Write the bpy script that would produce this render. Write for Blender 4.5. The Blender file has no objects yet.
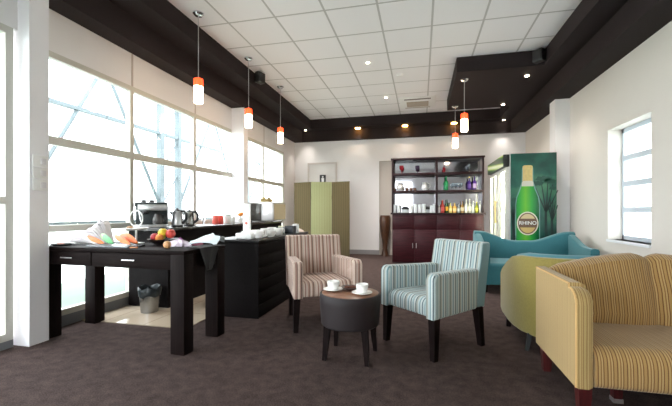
import bpy, bmesh, math, random
from mathutils import Vector, Matrix
random.seed(7)
sc = bpy.context.scene
COL = sc.collection
PI = math.pi
def R(d): return math.radians(d)

# ------------------------------------------------------------------ mesh helpers
class MB:
    def __init__(s): s.v = []; s.f = []
    def add(s, vs, fs):
        n = len(s.v); s.v += [tuple(p) for p in vs]; s.f += [tuple(i + n for i in f) for f in fs]; return s
    def box(s, x0, x1, y0, y1, z0, z1, bev=0, seg=2):
        if bev <= 0:
            return s.add([(x, y, z) for x in (x0, x1) for y in (y0, y1) for z in (z0, z1)],
                         [(0,1,3,2),(4,6,7,5),(0,4,5,1),(2,3,7,6),(0,2,6,4),(1,5,7,3)])
        bm = bmesh.new()
        bmesh.ops.create_cube(bm, size=1)
        for v in bm.verts:
            v.co = Vector((x0 + (v.co.x + .5) * (x1 - x0), y0 + (v.co.y + .5) * (y1 - y0), z0 + (v.co.z + .5) * (z1 - z0)))
        bmesh.ops.bevel(bm, geom=bm.edges[:], offset=bev, segments=seg, affect='EDGES', profile=.5)
        bm.verts.index_update()
        vs = [v.co[:] for v in bm.verts]; fs = [[v.index for v in f.verts] for f in bm.faces]; bm.free()
        return s.add(vs, fs)
    def loft(s, rings, close=False, cap=True):
        n = len(rings[0]); vs = [p for r in rings for p in r]; fs = []
        m = len(rings)
        for i in range(m if close else m - 1):
            for j in range(n):
                a = i * n + j; b = i * n + (j + 1) % n; k = (i + 1) % m
                fs.append((a, b, k * n + (j + 1) % n, k * n + j))
        if cap and not close: fs += [tuple(range(n))[::-1], tuple((m - 1) * n + j for j in range(n))]
        return s.add(vs, fs)
    def cyl(s, p0, p1, r0, r1=None, seg=14):
        if r1 is None: r1 = r0
        p0 = Vector(p0); p1 = Vector(p1); d = (p1 - p0).normalized()
        u = d.orthogonal().normalized(); w = d.cross(u)
        rg = lambda p, r: [p + (u * math.cos(2*PI*i/seg) + w * math.sin(2*PI*i/seg)) * r for i in range(seg)]
        return s.loft([rg(p0, r0), rg(p1, r1)])
    def leg(s, p0, a0, p1, a1):   # square tapering leg, p0 bottom (half width a0) to p1 top
        rg = lambda p, a: [(p[0]-a, p[1]-a, p[2]), (p[0]+a, p[1]-a, p[2]), (p[0]+a, p[1]+a, p[2]), (p[0]-a, p[1]+a, p[2])]
        return s.loft([rg(p0, a0), rg(p1, a1)])
    def lathe(s, prof, seg=24, c=(0, 0, 0), sx=1, sy=1):
        rings = [[(c[0] + r*sx*math.cos(2*PI*i/seg), c[1] + r*sy*math.sin(2*PI*i/seg), c[2] + z) for i in range(seg)] for r, z in prof]
        return s.loft(rings)
    def tube(s, pts, r, seg=8):
        pts = [Vector(p) for p in pts]; rings = []; u = None
        for i, p in enumerate(pts):
            d = (pts[min(i+1, len(pts)-1)] - pts[max(i-1, 0)]).normalized()
            u = d.orthogonal().normalized() if u is None else (u - d * u.dot(d)).normalized()
            w = d.cross(u)
            rings.append([p + (u*math.cos(2*PI*k/seg) + w*math.sin(2*PI*k/seg))*r for k in range(seg)])
        return s.loft(rings)
    def ball(s, c, r, seg=14, rin=8):
        if not hasattr(r, '__len__'): r = (r, r, r)
        prof = [(max(math.sin(PI*i/rin), .02), -math.cos(PI*i/rin)) for i in range(rin+1)]
        return s.loft([[(c[0]+q*r[0]*math.cos(2*PI*i/seg), c[1]+q*r[1]*math.sin(2*PI*i/seg), c[2]+z*r[2]) for i in range(seg)] for q, z in prof])
    def prism(s, poly, plane, lo, hi):
        f = {'xy': lambda a, b, t: (a, b, t), 'xz': lambda a, b, t: (a, t, b), 'yz': lambda a, b, t: (t, a, b)}[plane]
        return s.loft([[f(a, b, lo) for a, b in poly], [f(a, b, hi) for a, b in poly]])

def obj(name, mb, mat, parent=None, smooth=True, ang=35, loc=None, rotz=0):
    bm = bmesh.new(); vv = [bm.verts.new(p) for p in mb.v]
    for f in mb.f:
        try: bm.faces.new([vv[i] for i in f])
        except ValueError: pass
    bmesh.ops.remove_doubles(bm, verts=bm.verts[:], dist=1e-6)
    bmesh.ops.recalc_face_normals(bm, faces=bm.faces[:])
    me = bpy.data.meshes.new(name); bm.to_mesh(me); bm.free()
    if smooth:
        for p in me.polygons: p.use_smooth = True
        me.set_sharp_from_angle(angle=R(ang))
    me.materials.append(mat)
    o = bpy.data.objects.new(name, me); COL.objects.link(o)
    if parent: o.parent = parent
    if loc: o.location = loc
    o.rotation_euler.z = rotz
    return o
def tag(o, label, cat, group=None):
    o['label'] = label; o['category'] = cat
    if group: o['group'] = group
    return o
def thing(name, label, cat, loc=(0, 0, 0), rotz=0, group=None):
    o = bpy.data.objects.new(name, None); o.empty_display_size = .05; COL.objects.link(o)
    o.location = loc; o.rotation_euler.z = rotz
    return tag(o, label, cat, group)
def struct(name, mb, mat, parent=None):
    o = obj(name, mb, mat, parent, smooth=False)
    if not parent: o['kind'] = 'structure'
    return o
def kids(o): return [c for c in bpy.data.objects if c.parent == o]
def dup(root, label, loc, rotz=None, group=None):
    r = root.copy(); COL.objects.link(r); r.location = loc; r['label'] = label
    if rotz is not None: r.rotation_euler.z = rotz
    if group: r['group'] = group
    for ch in kids(root):
        c = ch.copy(); COL.objects.link(c); c.parent = r
        for g in kids(ch):
            d = g.copy(); COL.objects.link(d); d.parent = c
    return r

# ------------------------------------------------------------------ materials
def lin(c):
    return tuple((x/255/12.92 if x/255 <= .04045 else ((x/255+.055)/1.055)**2.4) for x in c) + (1,)
def new(name):
    m = bpy.data.materials.new(name); m.use_nodes = True
    nt = m.node_tree; return m, nt, nt.nodes['Principled BSDF']
def plain(name, rgb, rough=.5, metal=0, noise=0, nscale=40, bump=0, emit=None, es=0, coat=0, spec=None, sheen=0, trans=0, ior=None, alpha=None):
    m, nt, b = new(name); c = lin(rgb)
    b.inputs['Base Color'].default_value = c; b.inputs['Roughness'].default_value = rough; b.inputs['Metallic'].default_value = metal
    if coat: b.inputs['Coat Weight'].default_value = coat
    if spec is not None: b.inputs['Specular IOR Level'].default_value = spec
    if sheen: b.inputs['Sheen Weight'].default_value = sheen
    if trans: b.inputs['Transmission Weight'].default_value = trans
    if ior: b.inputs['IOR'].default_value = ior
    if alpha: b.inputs['Alpha'].default_value = alpha
    if emit: b.inputs['Emission Color'].default_value = lin(emit); b.inputs['Emission Strength'].default_value = es
    if noise or bump:
        tc = nt.nodes.new('ShaderNodeTexCoord'); n = nt.nodes.new('ShaderNodeTexNoise'); n.inputs['Scale'].default_value = nscale; n.inputs['Detail'].default_value = 4
        nt.links.new(tc.outputs['Object'], n.inputs['Vector'])
        if noise:
            mx = nt.nodes.new('ShaderNodeMix'); mx.data_type = 'RGBA'
            mx.inputs[6].default_value = tuple(x*(1-noise) for x in c[:3]) + (1,); mx.inputs[7].default_value = tuple(min(1, x*(1+noise)) for x in c[:3]) + (1,)
            nt.links.new(n.outputs['Fac'], mx.inputs[0]); nt.links.new(mx.outputs[2], b.inputs['Base Color'])
        if bump:
            bp = nt.nodes.new('ShaderNodeBump'); bp.inputs['Strength'].default_value = bump; bp.inputs['Distance'].default_value = .004
            nt.links.new(n.outputs['Fac'], bp.inputs['Height']); nt.links.new(bp.outputs['Normal'], b.inputs['Normal'])
    return m
def mnode(nt, op, a, b=None):
    n = nt.nodes.new('ShaderNodeMath'); n.operation = op
    for i, x in enumerate((a, b)):
        if x is None: continue
        if isinstance(x, (int, float)): n.inputs[i].default_value = x
        else: nt.links.new(x, n.inputs[i])
    return n.outputs[0]
def stripes(name, axis, period, cols, rough=.85, wob=.0, weave=.25):
    """cols: list of (start 0..1, rgb), woven stripes along one object axis"""
    m, nt, b = new(name)
    tc = nt.nodes.new('ShaderNodeTexCoord'); sp = nt.nodes.new('ShaderNodeSeparateXYZ'); nt.links.new(tc.outputs['Object'], sp.inputs[0])
    if axis == 'T':   # side faces along Y, everything else along X
        sn = nt.nodes.new('ShaderNodeSeparateXYZ'); nt.links.new(tc.outputs['Normal'], sn.inputs[0])
        k = mnode(nt, 'LESS_THAN', mnode(nt, 'ABSOLUTE', sn.outputs[0]), .6)
        x = mnode(nt, 'ADD', mnode(nt, 'MULTIPLY', sp.outputs[0], k), mnode(nt, 'MULTIPLY', sp.outputs[1], mnode(nt, 'SUBTRACT', 1.0, k)))
    elif axis == 'S':   # side faces striped along Y, front and back faces along X
        sn = nt.nodes.new('ShaderNodeSeparateXYZ'); nt.links.new(tc.outputs['Normal'], sn.inputs[0])
        k = mnode(nt, 'GREATER_THAN', mnode(nt, 'ABSOLUTE', sn.outputs[1]), .3)
        x = mnode(nt, 'ADD', mnode(nt, 'MULTIPLY', sp.outputs[0], k), mnode(nt, 'MULTIPLY', sp.outputs[1], mnode(nt, 'SUBTRACT', 1.0, k)))
    else: x = sp.outputs['XYZ'.index(axis)]
    n = nt.nodes.new('ShaderNodeTexNoise'); n.inputs['Scale'].default_value = 9; nt.links.new(tc.outputs['Object'], n.inputs['Vector'])
    if wob: x = mnode(nt, 'ADD', x, mnode(nt, 'MULTIPLY', mnode(nt, 'SUBTRACT', n.outputs['Fac'], .5), wob))
    fr = mnode(nt, 'FRACT', mnode(nt, 'ADD', mnode(nt, 'DIVIDE', x, period), 50.0))
    cr = nt.nodes.new('ShaderNodeValToRGB'); cr.color_ramp.interpolation = 'CONSTANT'
    el = cr.color_ramp.elements
    while len(el) < len(cols): el.new(.5)
    for e, (p, c) in zip(el, cols): e.position = p
    for e, (p, c) in zip(el, cols): e.color = lin(c)
    nt.links.new(fr, cr.inputs[0])
    fine = nt.nodes.new('ShaderNodeTexNoise'); fine.inputs['Scale'].default_value = 220; nt.links.new(tc.outputs['Object'], fine.inputs['Vector'])
    mx = nt.nodes.new('ShaderNodeMix'); mx.data_type = 'RGBA'; mx.blend_type = 'MULTIPLY'; mx.inputs[0].default_value = weave
    nt.links.new(cr.outputs[0], mx.inputs[6]); nt.links.new(fine.outputs['Fac'], mx.inputs[7])
    nt.links.new(mx.outputs[2], b.inputs['Base Color'])
    bp = nt.nodes.new('ShaderNodeBump'); bp.inputs['Strength'].default_value = .25; bp.inputs['Distance'].default_value = .003
    nt.links.new(fine.outputs['Fac'], bp.inputs['Height']); nt.links.new(bp.outputs['Normal'], b.inputs['Normal'])
    b.inputs['Roughness'].default_value = rough; b.inputs['Sheen Weight'].default_value = .2; b.inputs['Specular IOR Level'].default_value = .2
    return m
def glassy(name, tint=(255,255,255), refl=1.0):
    m = bpy.data.materials.new(name); m.use_nodes = True; nt = m.node_tree; nt.nodes.remove(nt.nodes['Principled BSDF'])
    out = nt.nodes['Material Output']; t = nt.nodes.new('ShaderNodeBsdfTransparent'); t.inputs[0].default_value = lin(tint)
    g = nt.nodes.new('ShaderNodeBsdfGlossy'); g.inputs['Roughness'].default_value = .02
    f = nt.nodes.new('ShaderNodeLayerWeight'); f.inputs['Blend'].default_value = .5
    k = mnode(nt, 'ADD', mnode(nt, 'MULTIPLY', mnode(nt, 'POWER', f.outputs['Facing'], 5.0), .6), .03)
    mx = nt.nodes.new('ShaderNodeMixShader'); nt.links.new(mnode(nt, 'MULTIPLY', k, refl), mx.inputs[0])
    nt.links.new(t.outputs[0], mx.inputs[1]); nt.links.new(g.outputs[0], mx.inputs[2]); nt.links.new(mx.outputs[0], out.inputs[0])
    return m
def carpet_mat():
    m, nt, b = new('carpet')
    tc = nt.nodes.new('ShaderNodeTexCoord')
    n1 = nt.nodes.new('ShaderNodeTexNoise'); n1.inputs['Scale'].default_value = 130; n1.inputs['Detail'].default_value = 6
    n2 = nt.nodes.new('ShaderNodeTexNoise'); n2.inputs['Scale'].default_value = 14; n2.inputs['Detail'].default_value = 5
    for n in (n1, n2): nt.links.new(tc.outputs['Object'], n.inputs['Vector'])
    s = mnode(nt, 'ADD', mnode(nt, 'MULTIPLY', n1.outputs['Fac'], .65), mnode(nt, 'MULTIPLY', n2.outputs['Fac'], .35))
    cr = nt.nodes.new('ShaderNodeValToRGB'); e = cr.color_ramp.elements
    e[0].position = .33; e[0].color = lin(CARPET[0]); e[1].position = .67; e[1].color = lin(CARPET[1])
    nt.links.new(s, cr.inputs[0]); nt.links.new(cr.outputs[0], b.inputs['Base Color'])
    b.inputs['Roughness'].default_value = .95; b.inputs['Specular IOR Level'].default_value = .1
    bp = nt.nodes.new('ShaderNodeBump'); bp.inputs['Strength'].default_value = .6; bp.inputs['Distance'].default_value = .008
    nt.links.new(n1.outputs['Fac'], bp.inputs['Height']); nt.links.new(bp.outputs['Normal'], b.inputs['Normal'])
    return m
def grid_mat(name, base, line, ox, px, oy, py, w, rough=.8, noise=.03, bump=0):
    m, nt, b = new(name)
    tc = nt.nodes.new('ShaderNodeTexCoord'); sp = nt.nodes.new('ShaderNodeSeparateXYZ'); nt.links.new(tc.outputs['Object'], sp.inputs[0])
    def ln(ax, o, p):
        fr = mnode(nt, 'FRACT', mnode(nt, 'ADD', mnode(nt, 'DIVIDE', mnode(nt, 'SUBTRACT', sp.outputs[ax], o), p), 60.5))
        return mnode(nt, 'LESS_THAN', mnode(nt, 'ABSOLUTE', mnode(nt, 'SUBTRACT', fr, .5)), w / p / 2)
    k = mnode(nt, 'MAXIMUM', ln(0, ox, px), ln(1, oy, py))
    n = nt.nodes.new('ShaderNodeTexNoise'); n.inputs['Scale'].default_value = 120; nt.links.new(tc.outputs['Object'], n.inputs['Vector'])
    mx = nt.nodes.new('ShaderNodeMix'); mx.data_type = 'RGBA'; mx.inputs[6].default_value = lin(base); mx.inputs[7].default_value = lin(line)
    nt.links.new(k, mx.inputs[0]); nt.links.new(mx.outputs[2], b.inputs['Base Color'])
    b.inputs['Roughness'].default_value = rough
    bp = nt.nodes.new('ShaderNodeBump'); bp.inputs['Strength'].default_value = .12; bp.inputs['Distance'].default_value = .002
    nt.links.new(n.outputs['Fac'] if rough > .5 else k, bp.inputs['Height']); nt.links.new(bp.outputs['Normal'], b.inputs['Normal'])
    return m
def wood_mat(name, c0, c1, rough=.35, axis='X', coat=0, spec=.5):
    m, nt, b = new(name)
    tc = nt.nodes.new('ShaderNodeTexCoord'); mp = nt.nodes.new('ShaderNodeMapping')
    mp.inputs['Scale'].default_value = {'X': (2, 30, 30), 'Y': (30, 2, 30), 'Z': (30, 30, 2)}[axis]
    nt.links.new(tc.outputs['Object'], mp.inputs[0])
    n = nt.nodes.new('ShaderNodeTexNoise'); n.inputs['Scale'].default_value = 2.5; n.inputs['Detail'].default_value = 5; nt.links.new(mp.outputs[0], n.inputs['Vector'])
    cr = nt.nodes.new('ShaderNodeValToRGB'); e = cr.color_ramp.elements; e[0].position = .3; e[0].color = lin(c0); e[1].position = .75; e[1].color = lin(c1)
    nt.links.new(n.outputs['Fac'], cr.inputs[0]); nt.links.new(cr.outputs[0], b.inputs['Base Color'])
    b.inputs['Roughness'].default_value = rough; b.inputs['Specular IOR Level'].default_value = spec
    if coat: b.inputs['Coat Weight'].default_value = coat
    return m

CARPET = ((44, 36, 34), (92, 77, 74))
M = {}
M['wall'] = plain('wall_paint', (238, 236, 236), .75, noise=.015, nscale=6, bump=.05)
M['wall2'] = plain('door_paint', (196, 188, 180), .6)
M['door'] = plain('white_door_paint', (226, 222, 218), .5)
M['dark'] = plain('dark_bulkhead_paint', (47, 40, 41), .7, spec=.15, noise=.05, nscale=3)
M['ceiling'] = grid_mat('ceiling_tiles', (247, 245, 247), (196, 193, 193), .13, .6, 3.975, .628, .024)
M['carpet'] = carpet_mat()
M['tile'] = grid_mat('cream_floor_tiles', (204, 187, 166), (158, 142, 125), -2.05, .45, 2.85, .45, .008, rough=.06)
M['pillar'] = plain('white_gloss_paint', (248, 247, 251), .35)
M['base'] = plain('grey_baseboard', (150, 148, 150), .5)
M['alu'] = plain('window_aluminium', (206, 204, 194), .5)
M['kerb'] = plain('grey_kerb', (120, 122, 126), .6)
M['reveal'] = plain('white_window_frame', (205, 215, 225), .45)
M['sill'] = plain('white_sill_paint', (236, 238, 240), .5)
M['glass'] = glassy('window_glass', (250, 254, 252))
M['espresso'] = wood_mat('espresso_wood', (19, 12, 12), (31, 22, 21), .6, spec=.06)
M['esp_leg'] = wood_mat('espresso_leg_wood', (18, 11, 11), (29, 20, 19), .6, 'Z', spec=.08)
M['counter'] = wood_mat('black_counter_wood', (15, 12, 13), (26, 22, 22), .6, 'Y', spec=.07)
M['ctop'] = plain('dark_worktop', (52, 48, 48), .18)
M['mahog'] = wood_mat('mahogany_wood', (46, 17, 23), (72, 28, 36), .4, 'X', spec=.25)
M['mahogd'] = wood_mat('dark_mahogany_edge', (32, 16, 20), (50, 26, 31), .4, 'X', spec=.25)
M['redleg'] = wood_mat('red_brown_leg', (50, 16, 18), (78, 28, 28), .3, 'Z')
M['chrome'] = plain('chrome', (225, 225, 228), .15, 1)
M['steel'] = plain('brushed_steel', (205, 205, 206), .3, .9, noise=.05, nscale=30)
M['mirror'] = plain('mirror', (186, 184, 190), .06, 1)
M['black'] = plain('black_plastic', (28, 28, 30), .4)
M['white'] = plain('white_china', (244, 243, 240), .25)
M['whitep'] = plain('white_plastic', (244, 244, 243), .4)
M['teal'] = plain('teal_fabric', (42, 104, 112), .85, noise=.12, nscale=60, bump=.2, sheen=.25)
M['teal_edge'] = plain('teal_lining_fabric', (74, 130, 142), .85, noise=.1, nscale=60, bump=.2, sheen=.2)
M['green'] = plain('green_chenille', (142, 128, 66), .9, noise=.22, nscale=70, bump=.4, sheen=.25)
gold = [(0, (172, 136, 84)), (.3, (116, 82, 46)), (.42, (184, 150, 98)), (.62, (138, 102, 58)), (.75, (188, 156, 106)), (.9, (112, 76, 38))]
M['gold_x'] = stripes('gold_stripe_seat', 'X', .042, gold, wob=.006)
gold_lit = [(0, (186, 158, 104)), (.3, (152, 122, 74)), (.45, (194, 166, 112)), (.65, (164, 132, 82)), (.78, (188, 158, 106)), (.9, (142, 110, 64))]  # same fabric made lighter, light on the arms put into the colour
M['gold_y'] = stripes('gold_stripe_arm_lit', 'T', .036, gold_lit, wob=.006)
pink = [(0, (214, 194, 180)), (.14, (150, 112, 100)), (.22, (206, 184, 170)), (.36, (178, 142, 130)), (.48, (128, 96, 86)), (.55, (218, 198, 182)), (.70, (166, 134, 120)), (.80, (108, 84, 76)), (.87, (202, 178, 164))]
blue = [(0, (184, 198, 198)), (.14, (118, 148, 154)), (.23, (200, 208, 206)), (.36, (84, 98, 104)), (.44, (176, 190, 190)), (.56, (150, 172, 174)), (.68, (204, 208, 204)), (.79, (78, 96, 104)), (.87, (162, 164, 154))]
M['pink_x'] = stripes('pink_stripe_fabric', 'X', .115, pink); M['pink_y'] = stripes('pink_stripe_arm_fabric', 'S', .115, pink)
M['blue_x'] = stripes('blue_stripe_fabric', 'X', .115, blue); M['blue_y'] = stripes('blue_stripe_arm_fabric', 'S', .115, blue)
scr1 = [(0, (98, 86, 58)), (.3, (82, 70, 46)), (.45, (108, 96, 66)), (.7, (92, 76, 50)), (.85, (112, 100, 68))]
scr2 = [(0, (172, 176, 130)), (.3, (158, 162, 116)), (.45, (180, 184, 138)), (.7, (164, 168, 122)), (.85, (182, 186, 144))]
M['scr1'] = stripes('shaded_reed_fabric', 'X', .06, scr1)  # outer panels: same screen fabric with shade put into the colour
M['scr2'] = stripes('lit_reed_fabric', 'X', .06, scr2)  # middle panel: window light put into its paler colour
M['leather'] = plain('charcoal_leather', (38, 31, 33), .55, spec=.3, noise=.06, nscale=30, bump=.1)
M['walnut'] = wood_mat('brown_table_top', (112, 72, 50), (150, 102, 74), .3)
M['vase'] = wood_mat('brown_vase_glaze', (44, 26, 18), (98, 62, 38), .35, 'Z')

# ------------------------------------------------------------------ setting
ZC, ZS, ZB = 3.34, 3.12, 2.85          # ceiling, bulkhead underside, lower edge of the dark band
XL, XR, YB, YF = -3.20, 2.295, 8.93, -4.2
struct('floor', MB().box(XL-.15, XR+.3, YF, YB+.1, -.1, 0), M['carpet'])
struct('floor_tiled', MB().box(XL+.0, -2.05, 2.85, 7.4, .0, .006), M['tile'])
struct('ceiling', MB().box(XL-.15, XR+.3, YF, YB+.1, ZC, ZC+.1), M['ceiling'])
struct('wall_back', MB().box(XL-.15, XR+.3, YB, YB+.1, 0, ZC), M['wall'])
WT = 2.48
wl = MB().box(XL-.15, XL, YF, YB, WT, ZC).box(XL-.15, XL, 8.17, YB, 0, WT).box(XL-.15, XL, 5.855, 6.1, 0, WT)
struct('wall_left', wl, M['wall'])
gj = MB()
for y in (3.48, 4.66, 7.03): gj.box(XL, XL+.004, y-.012, y+.012, WT, ZB)
struct('trim_1', gj, plain('panel_joint_strip', (190, 180, 174), .6))
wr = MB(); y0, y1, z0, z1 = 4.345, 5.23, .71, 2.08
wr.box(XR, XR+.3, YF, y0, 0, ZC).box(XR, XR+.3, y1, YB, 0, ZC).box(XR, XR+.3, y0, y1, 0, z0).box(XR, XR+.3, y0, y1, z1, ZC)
struct('wall_right', wr, plain('dimmed_wall_paint', (223, 217, 209), .75, noise=.015, nscale=6, bump=.05))  # wall paint darkened here to offset the strong light falling on it
struct('wall_front', MB().box(XL-.15, XR+.3, YF-.1, YF, 2.75, ZC).box(-.42, XR+.3, YF-.1, YF, 0, 2.75), M['wall'])
# dark bulkheads round the ceiling
struct('trim_2', MB().box(XL, -2.67, YF, YB, ZS, ZC).box(XL, -2.97, YF, YB, ZB, ZS), M['dark'])
struct('trim_3', MB().box(1.695, XR, YF, YB, ZS, ZC).box(1.975, XR, YF, YB, ZB, ZS), M['dark'])
struct('trim_4', MB().box(-2.67, 1.695, 8.60, YB, ZS, ZC).box(-2.97, 1.975, 8.87, YB, ZB, ZS), M['dark'])
struct('trim_5', MB().box(.516, 1.695, 5.63, 7.70, ZS, ZC), M['dark'])
struct('baseboard_back', MB().box(-2.9, -.99, YB-.015, YB, 0, .11), M['base'])
struct('baseboard_right', MB().box(XR-.015, XR, YF, 6.45, 0, .11), M['base'])
# white pillars
struct('pillar', MB().box(-3.2, -2.972, 2.20, 2.353, 0, ZB), M['pillar'])
struct('pillar', MB().box(-3.2, -2.972, 5.70, 5.86, 0, ZB), M['pillar'])
struct('wall_column', MB().box(2.085, XR, 6.43, 6.68, 0, ZB), M['wall'])

def window(name, ya, yb, zb, zt, x, dirx, mull, rails, kerb=True, fw=.055, fd=.06):
    w = MB()
    a, b = (x-fd, x) if dirx < 0 else (x, x+fd)
    w.box(a, b, ya, yb, zt-fw, zt).box(a, b, ya, yb, zb, zb+fw).box(a, b, ya, ya+fw, zb+fw, zt-fw).box(a, b, yb-fw, yb, zb+fw, zt-fw)
    for y in mull: w.box(a, b, y-fw/2, y+fw/2, zb+fw, zt-fw)
    ys = [ya+fw] + [q for y in mull for q in (y-fw/2, y+fw/2)] + [yb-fw]
    for i in range(0, len(ys), 2):
        for z, h in rails: w.box(a+.005, b+.004, ys[i], ys[i+1], z-h/2, z+h/2)
    o = struct(name, w, M['alu'])
    m = (a+b)/2
    obj('pane', MB().box(m-.003, m+.003, ya+fw/2, yb-fw/2, zb+fw/2, zt-fw/2), M['glass'], o, smooth=False)
    if kerb: obj('kerb', MB().box(a-.02, b+.0, ya, yb, 0, zb), M['kerb'], o, smooth=False)
    return o
RL = [(1.69, .075), (.90, .06)]
window('window_1', 2.353, 5.855, .10, WT, XL, -1, [3.48, 4.66], RL)
window('window_2', 6.1, 8.17, .10, WT, XL, -1, [7.03], RL)
w3 = window('window_3', -4.2, 2.17, .06, WT, -3.09, -1, [-2.9, -1.2, .55], [(1.14, .055)])
struct('trim_6', MB().box(-3.2, -3.09, -4.2, 2.20, WT, ZB), M['wall'])
# window in the right wall with four louvres, in a deep reveal
w4 = MB(); xa, xb = 2.45, 2.50
w4.box(xa, xb, y0, y1, z1-.05, z1).box(xa, xb, y0, y1, z0, z0+.05).box(xa, xb, y0, y0+.04, z0, z1).box(xa, xb, y1-.04, y1, z0, z1)
zz = [z0+.05 + (z1-z0-.1)*k/4 for k in range(5)]
for z in zz[1:4]: w4.box(xa-.01, xb, y0+.04, y1-.04, z-.032, z+.032)
w4 = struct('window_4', w4, M['reveal'])
obj('pane', MB().box(2.472, 2.478, y0+.02, y1-.02, z0+.02, z1-.02), M['glass'], w4, smooth=False)
for z in zz[1:3]:
    obj('handle', MB().box(2.40, 2.44, 4.50, 4.545, z-.02, z+.0).box(2.40, 2.415, 4.40, 4.53, z-.01, z+.008), plain('dark_handle', (60, 62, 66), .4), w4)
obj('window_sill', MB().box(XR-.02, 2.45, y0-.0, y1+.0, z0-.03, z0+.0), M['sill'], w4, smooth=False)
# unseen glazed front behind the camera, added to let daylight in
w5 = MB()
for x in (-3.1, -1.8, -.45): w5.box(x-.03, x+.03, YF-.08, YF-.02, 0, 2.75)
w5.box(-3.1, -.45, YF-.08, YF-.02, 2.69, 2.75).box(-3.1, -.45, YF-.08, YF-.02, 0, .06)
w5 = struct('fill_window', w5, M['alu'])
obj('pane', MB().box(-3.1, -.45, YF-.053, YF-.047, .02, 2.72), M['glass'], w5, smooth=False)
# doors in the back wall
d1 = struct('door_1', MB().box(-2.80, -2.12, YB-.02, YB, .01, 2.27), M['door'])
obj('door_frame', MB().box(-2.84, -2.80, YB-.035, YB, 0, 2.31).box(-2.12, -2.08, YB-.035, YB, 0, 2.31).box(-2.80, -2.12, YB-.035, YB, 2.27, 2.31), plain('door_frame_paint', (208, 200, 194), .5), d1, smooth=False)
d2 = struct('door_2', MB().box(-.98, -.05, YB-.012, YB, .0, 2.28), M['wall2'])
obj('door_frame', MB().box(-1.0, -.98, YB-.03, YB, 0, 2.30).box(-.98, -.05, YB-.03, YB, 2.28, 2.30), plain('door_edge_paint', (176, 168, 160), .5), d2, smooth=False)

# outside
struct('ground_outside', MB().box(-60, -5.9, -40, 60, -.25, -.15).box(2.7, 40, -40, 60, -.25, -.15).box(-3.36, 2.7, -40, -4.4, -.25, -.15), plain('pale_paving', (206, 212, 206), .8, noise=.1, nscale=1))
struct('lawn_outside', MB().box(-5.9, -3.36, -40, 60, -.25, -.15), plain('dry_lawn', (100, 116, 104), .9, noise=.15, nscale=3))
tm = plain('galvanised_steel', (112, 122, 126), .6, spec=.1, noise=.04, nscale=2)
truss = None
for i, (x, y) in enumerate([(-5.6, 3.7), (-5.6, 7.2), (-5.6, 10.7)]):
    lab = ['pale steel lattice frame outside nearest window pane', 'pale steel lattice frame outside behind the coffee machine', 'pale steel lattice frame outside beyond the second pillar'][i]
    if truss is None:
        truss = thing('steel_truss', lab, 'truss', (x, y, -.15), 0, 'steel frames outside the windows')
        for yy in (-.3, .3): obj('post', MB().box(-.06, .06, yy-.06, yy+.06, 0, 4.6), tm, truss)
        for k in range(5):
            obj('brace', MB().cyl((0, -.3, .5+.8*k), (0, .3, 1.3+.8*k), .02, seg=6), tm, truss)
        obj('beam', MB().box(-.05, .05, -1.74, 1.74, 3.6, 3.72).box(-.05, .05, -1.74, 1.74, 2.9, 2.96), tm, truss)
        for yy in (-1.6, 1.6): obj('brace', MB().cyl((0, yy, 3.6), (0, .3 if yy > 0 else -.3, 1.3), .035, seg=6), tm, truss)
    else: dup(truss, lab, (x, y, -.15))
rw = thing('handrail', 'pale metal railing standing outside along the glass', 'railing', (-4.6, 3.2, -.15))
obj('rail', MB().box(-.02, .02, -2.6, 6.0, 1.02, 1.07).box(-.02, .02, -2.6, 6.0, .6, .63), tm, rw)
for y in (-1.8, 0, 1.8, 3.6, 5.4): obj('post', MB().box(-.025, .025, y-.025, y+.025, 0, 1.02), tm, rw)
bs = MB(); rings = []
for k in range(7):
    t = k/6; rr = .16 + .10*math.sin(PI*min(1, t*1.1)); rings.append([(rr*(1+.18*math.sin(3*a+2*k))*math.cos(a), .8*rr*(1+.15*math.cos(4*a+k))*math.sin(a), .0+.55*t + .04*math.sin(5*a)*t) for a in [2*PI*i/20 for i in range(20)]])
bs.loft(rings)
tag(obj('plastic_sack', bs, plain('white_sack', (240, 242, 246), .5), loc=(-3.72, 2.72, -.15)), 'white plastic sack slumped on the ground outside the glass', 'sack')

# ------------------------------------------------------------------ ceiling fittings
M['red'] = plain('red_glass_shade', (214, 62, 36), .25, emit=(255, 70, 30), es=.8)
M['glow'] = plain('lit_opal_glass', (255, 236, 205), .4, emit=(255, 222, 184), es=6)
def pendant(loc, label, zt, group, copyof=None):
    if copyof: return dup(copyof, label, loc)
    p = thing('pendant_lamp', label, 'pendant lamp', loc, 0, group)   # origin on the ceiling
    L = zt
    obj('ceiling_rose', MB().lathe([(.02, 0), (.062, 0), (.062, -.012), (.045, -.03), (.01, -.035)], 20), M['chrome'], p)
    obj('cord', MB().cyl((0, 0, -.03), (0, 0, -L+.0), .005, seg=6), M['steel'], p)
    obj('cap', MB().lathe([(.008, -L+.02), (.03, -L+.012), (.053, -L), (.053, -L-.08), (.05, -L-.085), (.01, -L-.08)], 24), M['red'], p)
    obj('lamp_shade', MB().lathe([(.01, -L-.078), (.05, -L-.085), (.052, -L-.26), (.046, -L-.275), (.01, -L-.277)], 24), M['glow'], p)
    return p
g = 'pendants along the windows'
P = pendant((-2.495, 3.695, ZC), 'red and white cylinder pendant nearest the white front pillar', .762, g)
pendant((-2.495, 4.943, ZC), 'red and white cylinder pendant before the second pillar', .762, g, P)
pendant((-2.495, 6.193, ZC), 'red and white cylinder pendant closest to the folding screen', .762, g, P)
g = 'pendants under the dark bar ceiling'
P2 = pendant((.657, 5.942, ZS), 'red and white cylinder pendant under near end of dark bulkhead', .545, g)
pendant((.65, 7.41, ZS), 'red and white cylinder pendant in front of drinks cabinet', .545, g, P2)
LENS = plain('lit_lens', (255, 240, 215), .3, emit=(255, 186, 96), es=10)
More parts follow.
